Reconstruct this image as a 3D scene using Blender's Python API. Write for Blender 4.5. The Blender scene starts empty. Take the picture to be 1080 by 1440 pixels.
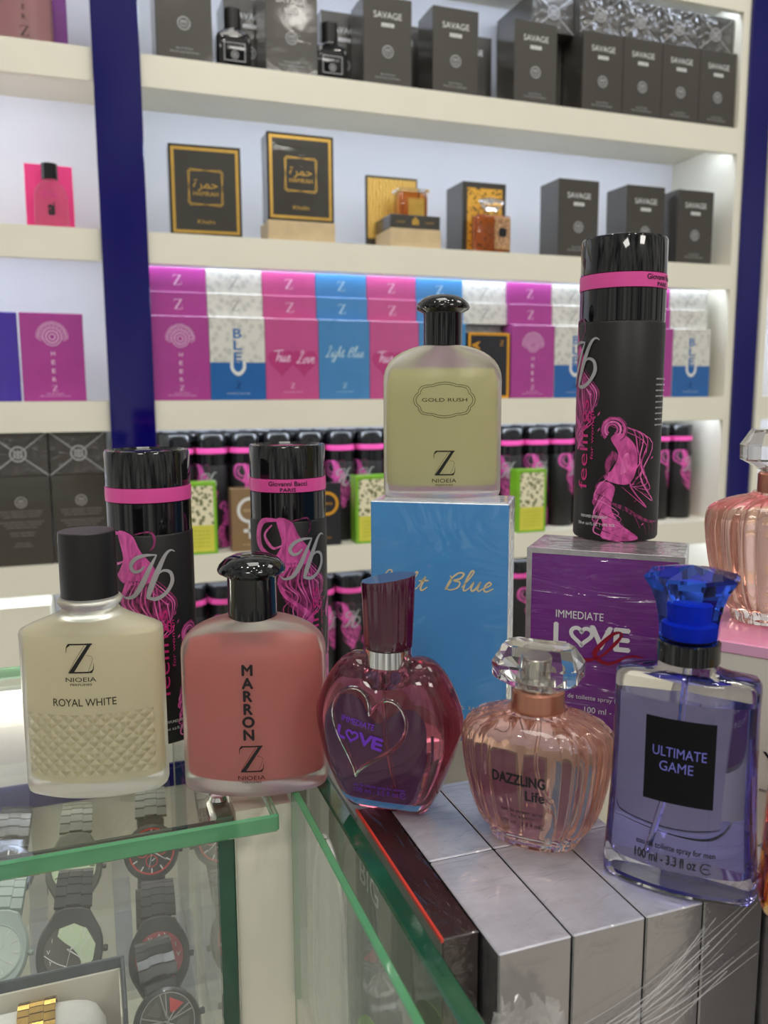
import bpy, math, random
from mathutils import Vector, Matrix
from mathutils.bvhtree import BVHTree
from mathutils.geometry import tessellate_polygon
PI = math.pi
R = math.radians
random.seed(7)
scene = bpy.context.scene
COL = scene.collection

# ------------------------------------------------------------------ camera
FPX = 1175.0
CAM_Z = 1.22
pitch, roll, yaw = R(8.08), R(-0.257), R(19.6)
fwd = Vector((0, math.cos(pitch), -math.sin(pitch)))
rgt = Vector((1, 0, 0))
upv = rgt.cross(fwd)
c_, s_ = math.cos(roll), math.sin(roll)
rgt, upv = c_ * rgt + s_ * upv, -s_ * rgt + c_ * upv
Rz = Matrix.Rotation(-yaw, 3, 'Z')
rgt, upv, fwd = Rz @ rgt, Rz @ upv, Rz @ fwd
cam_data = bpy.data.cameras.new('camera')
cam = bpy.data.objects.new('camera', cam_data)
COL.objects.link(cam)
M = Matrix((rgt, upv, -fwd)).transposed().to_4x4()
M.translation = (0, 0, CAM_Z)
cam.matrix_world = M
cam_data.sensor_fit = 'VERTICAL'
cam_data.sensor_height = 36
cam_data.lens = 36 * FPX / 1440
cam_data.clip_start = 0.01
cam_data.dof.use_dof = True
cam_data.dof.focus_distance = 0.47
cam_data.dof.aperture_fstop = 11
scene.camera = cam

# ------------------------------------------------------------------ look, world, lights
scene.view_settings.view_transform = 'Standard'
scene.view_settings.look = 'None'
scene.view_settings.gamma = 1
scene.view_settings.use_curve_mapping = False
scene.view_settings.exposure = 0.0
cy = scene.cycles
cy.max_bounces = 24
cy.diffuse_bounces = 4
cy.glossy_bounces = 8
cy.transmission_bounces = 20
cy.transparent_max_bounces = 32
cy.sample_clamp_indirect = 6
cy.blur_glossy = 0.5

world = bpy.data.worlds.new('store_light')
scene.world = world
world.use_nodes = True
wt = world.node_tree
for n in list(wt.nodes):
    wt.nodes.remove(n)
w_out = wt.nodes.new('ShaderNodeOutputWorld')
w_bg = wt.nodes.new('ShaderNodeBackground')
w_tc = wt.nodes.new('ShaderNodeTexCoord')
w_map = wt.nodes.new('ShaderNodeMapping')
w_map.inputs['Scale'].default_value = (5, 5, 1.2)
w_ns = wt.nodes.new('ShaderNodeTexNoise')
w_ns.inputs['Scale'].default_value = 1.3
w_ns.inputs['Detail'].default_value = 2
w_rp = wt.nodes.new('ShaderNodeValToRGB')
w_rp.color_ramp.elements[0].position = 0.36
w_rp.color_ramp.elements[0].color = (0.10, 0.10, 0.10, 1)
w_rp.color_ramp.elements[1].position = 0.66
w_rp.color_ramp.elements[1].color = (1.0, 0.98, 0.92, 1)
wt.links.new(w_tc.outputs['Generated'], w_map.inputs['Vector'])
wt.links.new(w_map.outputs[0], w_ns.inputs['Vector'])
wt.links.new(w_ns.outputs[0], w_rp.inputs[0])
wt.links.new(w_rp.outputs[0], w_bg.inputs['Color'])
w_bg.inputs['Strength'].default_value = 0.74
wt.links.new(w_bg.outputs[0], w_out.inputs[0])


def area(name, loc, size, power, color=(1, 0.97, 0.9), rot=(0, 0, 0), shape='RECTANGLE'):
    l = bpy.data.lights.new(name, 'AREA')
    l.shape = shape
    l.size = size[0]
    l.size_y = size[1]
    l.energy = power
    l.color = color
    o = bpy.data.objects.new(name, l)
    o.location = loc
    o.rotation_euler = rot
    COL.objects.link(o)
    return o


for x, y, e in [(-0.9, -1.7, 17), (1.0, -1.9, 19), (0.2, 0.55, 7), (1.6, 0.4, 7)]:
    area('ceiling_panel_light', (x, y, 2.75), (0.6, 0.6), e)
for x, y in [(-0.25, 0.1), (0.15, -0.2), (0.5, 0.15), (0.85, 0.3), (-0.6, 0.35), (0.35, -0.7), (-0.2, -0.9), (0.9, -0.9)]:
    area('ceiling_downlight', (x, y, 2.74), (0.09, 0.09), 1.6, (1, 0.96, 0.88), shape='DISK')

# ------------------------------------------------------------------ materials
MATS = {}


def mat(name, color=(0.8, 0.8, 0.8), rough=0.5, metal=0.0, trans=0.0, ior=1.45, coat=0.0, coat_rough=0.05,
        emit=None, emit_s=0.0, bump=None, coat_bump=None, vary=0.0, vary_scale=40, alpha=1.0, spec=0.5, sss=0.0):
    """bump / coat_bump = (kind, scale xyz, strength, distance)"""
    if name in MATS:
        return MATS[name]
    m = bpy.data.materials.new(name)
    m.use_nodes = True
    nt = m.node_tree
    b = nt.nodes['Principled BSDF']
    b.inputs['Base Color'].default_value = (*color, 1)
    b.inputs['Roughness'].default_value = rough
    b.inputs['Metallic'].default_value = metal
    b.inputs['Transmission Weight'].default_value = trans
    b.inputs['IOR'].default_value = ior
    b.inputs['Coat Weight'].default_value = coat
    b.inputs['Coat Roughness'].default_value = coat_rough
    b.inputs['Alpha'].default_value = alpha
    b.inputs['Specular IOR Level'].default_value = spec
    if sss:
        b.inputs['Subsurface Weight'].default_value = sss
        b.inputs['Subsurface Radius'].default_value = (0.01, 0.01, 0.01)
    if emit:
        b.inputs['Emission Color'].default_value = (*emit, 1)
        b.inputs['Emission Strength'].default_value = emit_s
    tc = nt.nodes.new('ShaderNodeTexCoord')

    def tex(kind, scale):
        mp = nt.nodes.new('ShaderNodeMapping')
        mp.inputs['Scale'].default_value = scale
        nt.links.new(tc.outputs['Object'], mp.inputs['Vector'])
        t = nt.nodes.new('ShaderNodeTexNoise')
        t.inputs['Scale'].default_value = 1.0
        t.inputs['Detail'].default_value = 3.0
        t.inputs['Distortion'].default_value = 1.2 if kind == 'wrap' else 0.0
        nt.links.new(mp.outputs[0], t.inputs['Vector'])
        return t.outputs[0]
    if vary:
        mx = nt.nodes.new('ShaderNodeMixRGB')
        mx.blend_type = 'MULTIPLY'
        mx.inputs['Color1'].default_value = (*color, 1)
        rp = nt.nodes.new('ShaderNodeValToRGB')
        rp.color_ramp.elements[0].position = 0.3
        rp.color_ramp.elements[1].position = 0.7
        rp.color_ramp.elements[0].color = (1 - vary, 1 - vary, 1 - vary, 1)
        rp.color_ramp.elements[1].color = (1, 1, 1, 1)
        nt.links.new(tex('noise', (vary_scale,) * 3), rp.inputs[0])
        nt.links.new(rp.outputs[0], mx.inputs['Color2'])
        mx.inputs['Fac'].default_value = 1
        nt.links.new(mx.outputs[0], b.inputs['Base Color'])
    for spec_, sock in ((bump, 'Normal'), (coat_bump, 'Coat Normal')):
        if spec_:
            kind, scale, strength, dist = spec_
            bp = nt.nodes.new('ShaderNodeBump')
            bp.inputs['Strength'].default_value = strength
            bp.inputs['Distance'].default_value = dist
            nt.links.new(tex(kind, scale), bp.inputs['Height'])
            nt.links.new(bp.outputs[0], b.inputs[sock])
    MATS[name] = m
    return m


def pane_mat(name, tint, refl=1.0, ior=1.5, haze=0.0):
    """flat sheet of glass / film: transparent with fresnel reflection"""
    m = bpy.data.materials.new(name)
    m.use_nodes = True
    nt = m.node_tree
    nt.nodes.remove(nt.nodes['Principled BSDF'])
    out = nt.nodes['Material Output']
    tr = nt.nodes.new('ShaderNodeBsdfTransparent')
    tr.inputs[0].default_value = (*tint, 1)
    gl = nt.nodes.new('ShaderNodeBsdfGlossy')
    gl.inputs['Roughness'].default_value = 0.0
    gl.inputs['Color'].default_value = (refl, refl, refl, 1)
    ge = nt.nodes.new('ShaderNodeNewGeometry')
    dt = nt.nodes.new('ShaderNodeVectorMath')
    dt.operation = 'DOT_PRODUCT'
    nt.links.new(ge.outputs['Normal'], dt.inputs[0])
    nt.links.new(ge.outputs['Incoming'], dt.inputs[1])

    def mth(op, x, y=None):
        n = nt.nodes.new('ShaderNodeMath')
        n.operation = op
        for i, v in enumerate((x, y)):
            if isinstance(v, (int, float)):
                n.inputs[i].default_value = v
            elif v is not None:
                nt.links.new(v, n.inputs[i])
        return n.outputs[0]
    f0 = ((ior - 1) / (ior + 1)) ** 2
    sch = mth('ADD', mth('MULTIPLY', mth('POWER', mth('SUBTRACT', 1.0, mth('ABSOLUTE', dt.outputs['Value'])), 5.0), 1 - f0), f0)
    mx = nt.nodes.new('ShaderNodeMixShader')
    nt.links.new(sch, mx.inputs[0])
    nt.links.new(tr.outputs[0], mx.inputs[1])
    nt.links.new(gl.outputs[0], mx.inputs[2])
    last = mx
    if haze:
        df = nt.nodes.new('ShaderNodeBsdfDiffuse')
        df.inputs[0].default_value = (0.9, 0.9, 0.9, 1)
        tc = nt.nodes.new('ShaderNodeTexCoord')
        ns = nt.nodes.new('ShaderNodeTexNoise')
        ns.inputs['Scale'].default_value = 60
        mm = nt.nodes.new('ShaderNodeMath')
        mm.operation = 'MULTIPLY'
        mm.inputs[1].default_value = haze * 2
        nt.links.new(tc.outputs['Object'], ns.inputs['Vector'])
        nt.links.new(ns.outputs[0], mm.inputs[0])
        m2 = nt.nodes.new('ShaderNodeMixShader')
        nt.links.new(mm.outputs[0], m2.inputs[0])
        nt.links.new(mx.outputs[0], m2.inputs[1])
        nt.links.new(df.outputs[0], m2.inputs[2])
        last = m2
    nt.links.new(last.outputs[0], out.inputs[0])
    MATS[name] = m
    return m


def liquid_mat(name, color, transl=0.55):
    """cloudy liquid seen behind frosted glass"""
    m = bpy.data.materials.new(name)
    m.use_nodes = True
    nt = m.node_tree
    nt.nodes.remove(nt.nodes['Principled BSDF'])
    out = nt.nodes['Material Output']
    d = nt.nodes.new('ShaderNodeBsdfDiffuse')
    t = nt.nodes.new('ShaderNodeBsdfTranslucent')
    d.inputs[0].default_value = (*color, 1)
    t.inputs[0].default_value = (*color, 1)
    mx = nt.nodes.new('ShaderNodeMixShader')
    mx.inputs[0].default_value = transl
    nt.links.new(d.outputs[0], mx.inputs[1])
    nt.links.new(t.outputs[0], mx.inputs[2])
    nt.links.new(mx.outputs[0], out.inputs[0])
    MATS[name] = m
    return m


def art_mat(name, c1, c2, scale, t=0.5, rough=0.5, coat=0.0, kind='noise', metal=0.0, soft=0.06):
    """two-colour printed pattern"""
    m = bpy.data.materials.new(name)
    m.use_nodes = True
    nt = m.node_tree
    b = nt.nodes['Principled BSDF']
    b.inputs['Roughness'].default_value = rough
    b.inputs['Coat Weight'].default_value = coat
    b.inputs['Metallic'].default_value = metal
    tc = nt.nodes.new('ShaderNodeTexCoord')
    mp = nt.nodes.new('ShaderNodeMapping')
    mp.inputs['Scale'].default_value = scale
    nt.links.new(tc.outputs['Object'], mp.inputs['Vector'])
    if kind == 'voronoi':
        tx = nt.nodes.new('ShaderNodeTexVoronoi')
    elif kind == 'wave':
        tx = nt.nodes.new('ShaderNodeTexWave')
        tx.inputs['Distortion'].default_value = 6
        tx.inputs['Detail'].default_value = 3
    else:
        tx = nt.nodes.new('ShaderNodeTexNoise')
        tx.inputs['Detail'].default_value = 4
        tx.inputs['Distortion'].default_value = 1.5
    tx.inputs['Scale'].default_value = 1
    nt.links.new(mp.outputs[0], tx.inputs['Vector'])
    rp = nt.nodes.new('ShaderNodeValToRGB')
    rp.color_ramp.elements[0].position = max(0, t - soft)
    rp.color_ramp.elements[1].position = min(1, t + soft)
    rp.color_ramp.elements[0].color = (*c1, 1)
    rp.color_ramp.elements[1].color = (*c2, 1)
    nt.links.new(tx.outputs[0], rp.inputs[0])
    nt.links.new(rp.outputs[0], b.inputs['Base Color'])
    MATS[name] = m
    return m


def srgb(r, g, b):
    f = lambda c: (c / 255 / 12.92) if c <= 10.3 else ((c / 255 + 0.055) / 1.055) ** 2.4
    return (f(r), f(g), f(b))


pink_art = art_mat('pink_print', srgb(150, 45, 108), srgb(232, 96, 180), (150, 150, 60), .45, .45, soft=.2)
pink_dark = art_mat('pink_print_dark', srgb(40, 12, 28), srgb(168, 56, 122), (260, 260, 90), .5, .45, soft=.15)
pink_pale = art_mat('pink_print_pale', srgb(206, 74, 152), srgb(244, 140, 206), (200, 200, 80), .5, .45, soft=.2)
WRAP = ('wrap', (30, 30, 60), 0.35, 0.004)
white_lam = mat('white_laminate', srgb(236, 232, 216), 0.35, vary=0.04, vary_scale=12)
white_back = mat('white_back_panel', srgb(228, 228, 234), 0.5, vary=0.03, vary_scale=6)
navy_gloss = mat('navy_gloss', srgb(9, 4, 96), 0.08, coat=0.4, vary=0.1, vary_scale=5)
cream = mat('cream_board', srgb(226, 222, 208), 0.55, vary=0.04, vary_scale=20)
led_m = mat('led_strip_light', (1, 1, 1), 0.5, emit=(0.70, 0.80, 1.0), emit_s=21.0)
black_gloss = mat('black_gloss', (0.006, 0.006, 0.007), 0.06, coat=0.4, vary=0.2, vary_scale=60)
black_matte = mat('black_matte', (0.013, 0.012, 0.012), 0.42, vary=0.15, vary_scale=200)
can_black = mat('can_black', (0.011, 0.010, 0.010), 0.45, vary=0.15, vary_scale=90)
pink_band = mat('pink_band', srgb(232, 84, 165), 0.35, vary=0.05)
magenta_ink = mat('magenta_ink', srgb(214, 45, 135), 0.4, vary=0.05)
silver_ink = mat('silver_ink', srgb(172, 172, 174), 0.42, metal=0.0, vary=0.08, vary_scale=300)
white_ink = mat('white_ink', srgb(225, 225, 225), 0.5, vary=0.04)
grey_ink = mat('grey_ink', srgb(150, 148, 145), 0.5, vary=0.05)
black_ink = mat('black_ink', (0.008, 0.008, 0.01), 0.4, vary=0.05)
purple_ink = mat('purple_ink', srgb(110, 50, 190), 0.35, vary=0.05)
lav_ink = mat('lavender_ink', srgb(112, 112, 200), 0.4, vary=0.05)
gold_ink = mat('gold_ink', srgb(224, 205, 160), 0.4, vary=0.05)
gold_foil = mat('gold_foil', srgb(205, 165, 80), 0.3, metal=0.6, vary=0.15, vary_scale=80)
glass = mat('clear_glass', (0.98, 0.98, 0.98), 0.0, trans=1.0, ior=1.48, vary=0.01)
frost = mat('frosted_glass', (0.97, 0.97, 0.95), 0.30, trans=.90, ior=1.32, vary=0.02)
quilt_mat = None
crystal = mat('crystal', (0.98, 0.98, 1.0), 0.0, trans=1.0, ior=1.52, vary=0.01)
acrylic = pane_mat('clear_acrylic', (0.90, 0.91, 0.95), ior=1.6)
pane = pane_mat('glass_sheet', (0.975, 0.99, 0.978), ior=1.52)
pane_haze = pane_mat('hazy_glass_sheet', (0.95, 0.975, 0.955), ior=1.52, haze=0.10)
pane_edge = mat('green_glass_edge', srgb(96, 168, 120), 0.12, trans=0.25, ior=1.3, coat=0.6, vary=0.25, vary_scale=25,
                emit=None)
pane_edge_dark = mat('dark_green_glass_edge', srgb(22, 84, 62), 0.1, coat=0.8, vary=0.45, vary_scale=30)
pane_glare = pane_mat('glare_veiled_glass_sheet', (0.97, 0.98, 0.972), ior=1.52, haze=0.04)  # pale veil mixed in stands for bright reflections on the front pane
film = pane_mat('plastic_film', (0.96, 0.96, 0.97), ior=1.45, haze=0.10)
chrome = mat('chrome', (0.85, 0.84, 0.82), 0.12, metal=1.0, vary=0.05)
silver_foil = mat('silver_foil_board', srgb(140, 137, 142), 0.22, metal=0.85, coat=0.8, coat_rough=0.08, vary=0.12,
                  vary_scale=18, bump=('noise', (8, 8, 3), 0.12, 0.01), coat_bump=('wrap', (35, 90, 35), 0.5, 0.004))
wood_pale = mat('pale_wood', srgb(214, 190, 150), 0.5, vary=0.15, vary_scale=50)


# ------------------------------------------------------------------ mesh helpers
def mesh_data(name, verts, faces, mats, fm=None, smooth=True, angle=35):
    me = bpy.data.meshes.new(name)
    me.from_pydata([tuple(v) for v in verts], [], [tuple(f) for f in faces])
    for m in (mats if isinstance(mats, (list, tuple)) else [mats]):
        me.materials.append(m)
    if fm:
        for p, i in zip(me.polygons, fm):
            p.material_index = i
    me.validate()
    me.update()
    if smooth:
        for p in me.polygons:
            p.use_smooth = True
        me.set_sharp_from_angle(angle=R(angle))
    return me


def obj(name, geo, mats, parent=None, loc=(0, 0, 0), rot=(0, 0, 0), smooth=True, angle=35):
    verts, faces = geo[0], geo[1]
    fm = geo[2] if len(geo) > 2 else None
    o = bpy.data.objects.new(name, mesh_data(name, verts, faces, mats, fm, smooth, angle))
    COL.objects.link(o)
    o.location = loc
    o.rotation_euler = rot
    if parent:
        o.parent = parent
    return o


def tag(o, label=None, cat=None, group=None, kind=None):
    if label:
        o['label'] = label
    if cat:
        o['category'] = cat
    if group:
        o['group'] = group
    if kind:
        o['kind'] = kind
    return o


def thing(name, label, cat, loc, rz=0.0, group=None):
    o = bpy.data.objects.new(name, None)
    o.empty_display_size = 0.02
    COL.objects.link(o)
    o.location = loc
    o.rotation_euler = (0, 0, R(rz))
    return tag(o, label, cat, group)


def copy_tree(o, loc, rz, label=None, group=None):
    def cp(a, par):
        c = a.copy()
        COL.objects.link(c)
        c.parent = par
        for ch in a.children:
            cp(ch, c)
        return c
    r = cp(o, None)
    r.location = loc
    r.rotation_euler = (0, 0, R(rz))
    if label:
        r['label'] = label
    if group:
        r['group'] = group
    return r


def join(*geos):
    V, F, FM = [], [], []
    for g in geos:
        k = len(V)
        V += list(g[0])
        F += [tuple(i + k for i in f) for f in g[1]]
        FM += list(g[2]) if len(g) > 2 and g[2] else [0] * len(g[1])
    return V, F, FM


def setm(g, i):
    return g[0], g[1], [i] * len(g[1])


def xf(g, loc=(0, 0, 0), rot=None, scale=None):
    m = Matrix.Translation(loc)
    if rot is not None:
        from mathutils import Euler
        m = m @ Euler(rot).to_matrix().to_4x4()
    if scale is not None:
        m = m @ Matrix.Diagonal((*scale, 1))
    return [m @ Vector(v) for v in g[0]], g[1], (g[2] if len(g) > 2 else [0] * len(g[1]))


def box(x0, x1, y0, y1, z0, z1):
    v = [(x0, y0, z0), (x1, y0, z0), (x1, y1, z0), (x0, y1, z0), (x0, y0, z1), (x1, y0, z1), (x1, y1, z1), (x0, y1, z1)]
    # bottom, top, front(-y), right, back, left
    f = [(3, 2, 1, 0), (4, 5, 6, 7), (0, 1, 5, 4), (1, 2, 6, 5), (2, 3, 7, 6), (3, 0, 4, 7)]
    return v, f, [0] * 6


def bbox(x0, x1, y0, y1, z0, z1, b=0.0006):
    """box with chamfered edges: faces order bottom, top, front, right, back, left, then chamfers"""
    xs, ys, zs = (x0, x1), (y0, y1), (z0, z1)
    V, idx = [], {}
    for i in (0, 1):
        for j in (0, 1):
            for k in (0, 1):
                for ax in range(3):
                    p = [xs[i], ys[j], zs[k]]
                    s = [(b if i == 0 else -b), (b if j == 0 else -b), (b if k == 0 else -b)]
                    q = [p[a] + (0 if a == ax else s[a]) for a in range(3)]
                    idx[(i, j, k, ax)] = len(V)
                    V.append(tuple(q))
    I = lambda i, j, k, a: idx[(i, j, k, a)]
    F = [(I(0, 1, 0, 2), I(1, 1, 0, 2), I(1, 0, 0, 2), I(0, 0, 0, 2)), (I(0, 0, 1, 2), I(1, 0, 1, 2), I(1, 1, 1, 2), I(0, 1, 1, 2)),
         (I(0, 0, 0, 1), I(1, 0, 0, 1), I(1, 0, 1, 1), I(0, 0, 1, 1)), (I(1, 0, 0, 0), I(1, 1, 0, 0), I(1, 1, 1, 0), I(1, 0, 1, 0)),
         (I(1, 1, 0, 1), I(0, 1, 0, 1), I(0, 1, 1, 1), I(1, 1, 1, 1)), (I(0, 1, 0, 0), I(0, 0, 0, 0), I(0, 0, 1, 0), I(0, 1, 1, 0))]
    FM = [0, 1, 2, 3, 4, 5]
    cen = Vector(((x0 + x1) / 2, (y0 + y1) / 2, (z0 + z1) / 2))

    def addf(f, m):
        a, b_, c = (Vector(V[f[0]]), Vector(V[f[1]]), Vector(V[f[2]]))
        n = (b_ - a).cross(c - a)
        mid = sum((Vector(V[i]) for i in f), Vector()) / len(f)
        F.append(tuple(f) if n.dot(mid - cen) > 0 else tuple(reversed(f)))
        FM.append(m)
    for i in (0, 1):
        for j in (0, 1):
            addf([I(i, j, 0, 0), I(i, j, 1, 0), I(i, j, 1, 1), I(i, j, 0, 1)], 2 if j == 0 else 4)
            addf([I(i, 0, j, 0), I(i, 1, j, 0), I(i, 1, j, 2), I(i, 0, j, 2)], 1 if j else 0)
            addf([I(0, i, j, 1), I(1, i, j, 1), I(1, i, j, 2), I(0, i, j, 2)], 1 if j else 0)
            for k in (0, 1):
                addf([I(i, j, k, 0), I(i, j, k, 1), I(i, j, k, 2)], 1 if k else 0)
    return V, F, FM


def loft(rings, cap0=True, cap1=True, closed=True):
    n = len(rings[0])
    V = [tuple(p) for r in rings for p in r]
    F = []
    for a in range(len(rings) - 1):
        for i in range(n if closed else n - 1):
            j = (i + 1) % n
            F.append((a * n + i, a * n + j, (a + 1) * n + j, (a + 1) * n + i))
    if cap0:
        F.append(tuple(reversed(range(n))))
    if cap1:
        F.append(tuple((len(rings) - 1) * n + i for i in range(n)))
    return V, F, [0] * len(F)


def lathe(prof, n=48, cap0=True, cap1=True):
    return loft([[(r * math.cos(2 * PI * i / n), r * math.sin(2 * PI * i / n), z) for i in range(n)] for r, z in prof], cap0, cap1)


def superell(a, b, e, n=64):
    o = []
    for i in range(n):
        t = 2 * PI * i / n
        c, s = math.cos(t), math.sin(t)
        o.append((a * math.copysign(abs(c) ** (2 / e), c), b * math.copysign(abs(s) ** (2 / e), s)))
    return o


def chaikin(p, it=2):
    for _ in range(it):
        q = []
        for i in range(len(p)):
            a, b = p[i], p[(i + 1) % len(p)]
            q.append((a[0] * .75 + b[0] * .25, a[1] * .75 + b[1] * .25))
            q.append((a[0] * .25 + b[0] * .75, a[1] * .25 + b[1] * .75))
        p = q
    return p


def lens(a, b, e, n=9):
    """plan of a bottle: bowed front and back, narrow ends of half thickness e; counter-clockwise"""
    p = []
    for i in range(n):
        x = -a + 2 * a * i / (n - 1)
        p.append((x, -(e + (b - e) * (1 - (x / a) ** 2))))
    for i in range(n):
        x = a - 2 * a * i / (n - 1)
        p.append((x, e + (b - e) * (1 - (x / a) ** 2)))
    return chaikin(p, 2)


def ring(p2, z, sx=1, sy=1, ox=0, oy=0):
    return [(x * sx + ox, y * sy + oy, z) for x, y in p2]


def blend(p, q, t):
    return [(a[0] * (1 - t) + b[0] * t, a[1] * (1 - t) + b[1] * t) for a, b in zip(p, q)]


def circ_like(p, r):
    """circle with a matching start and count for the outline p"""
    o = []
    for x, y in p:
        a = math.atan2(y, x)
        o.append((r * math.cos(a), r * math.sin(a)))
    return o


def circle_even(p, r):
    n = len(p)
    a0 = math.atan2(p[0][1], p[0][0])
    return [(r * math.cos(a0 + 2 * PI * i / n), r * math.sin(a0 + 2 * PI * i / n)) for i in range(n)]


def tube(path, rad, n=8, closed=False):
    pts = [Vector(p) for p in path]
    rings = []
    m = len(pts)
    ref = Vector((0, 1, 0))
    for i, p in enumerate(pts):
        t = (pts[(i + 1) % m] - pts[i - 1]) if closed else (pts[min(i + 1, m - 1)] - pts[max(i - 1, 0)])
        t.normalize()
        u = t.cross(ref)
        if u.length < 1e-4:
            u = t.cross(Vector((1, 0, 0)))
        u.normalize()
        w = u.cross(t)
        r = rad(i / (m - 1)) if callable(rad) else rad
        rings.append([p + (u * math.cos(2 * PI * k / n) + w * math.sin(2 * PI * k / n)) * r for k in range(n)])
    if closed:
        rings.append(rings[0])
        return loft(rings, False, False)
    return loft(rings)


def spline(P, n=8, closed=False):
    """Catmull-Rom through 2D/3D points"""
    P = [Vector(p) for p in P]
    m = len(P)
    o = []
    for i in range(m if closed else m - 1):
        a, b, c, d = (P[(i - 1) % m], P[i], P[(i + 1) % m], P[(i + 2) % m]) if closed else (P[max(i - 1, 0)], P[i], P[i + 1], P[min(i + 2, m - 1)])
        for k in range(n):
            t = k / n
            o.append(0.5 * ((2 * b) + (c - a) * t + (2 * a - 5 * b + 4 * c - d) * t * t + (3 * b - a - 3 * c + d) * t ** 3))
    if not closed:
        o.append(P[-1])
    return o


# ------------------------------------------------------------------ print on surfaces (2D shapes laid on a body)
_TXT = {}


def text_geo(s, bold=0.0):
    k = (s, bold)
    if k not in _TXT:
        cu = bpy.data.curves.new('txt', 'FONT')
        cu.body = s
        cu.size = 1
        cu.resolution_u = 3
        cu.offset = bold
        cu.fill_mode = 'FRONT'
        o = bpy.data.objects.new('txt', cu)
        COL.objects.link(o)
        dg = bpy.context.evaluated_depsgraph_get()
        me = o.evaluated_get(dg).to_mesh()
        V = [(v.co.x, v.co.y) for v in me.vertices]
        F = [tuple(p.vertices) for p in me.polygons]
        o.evaluated_get(dg).to_mesh_clear()
        bpy.data.objects.remove(o)
        bpy.data.curves.remove(cu)
        _TXT[k] = (V, F)
    return _TXT[k]


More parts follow.
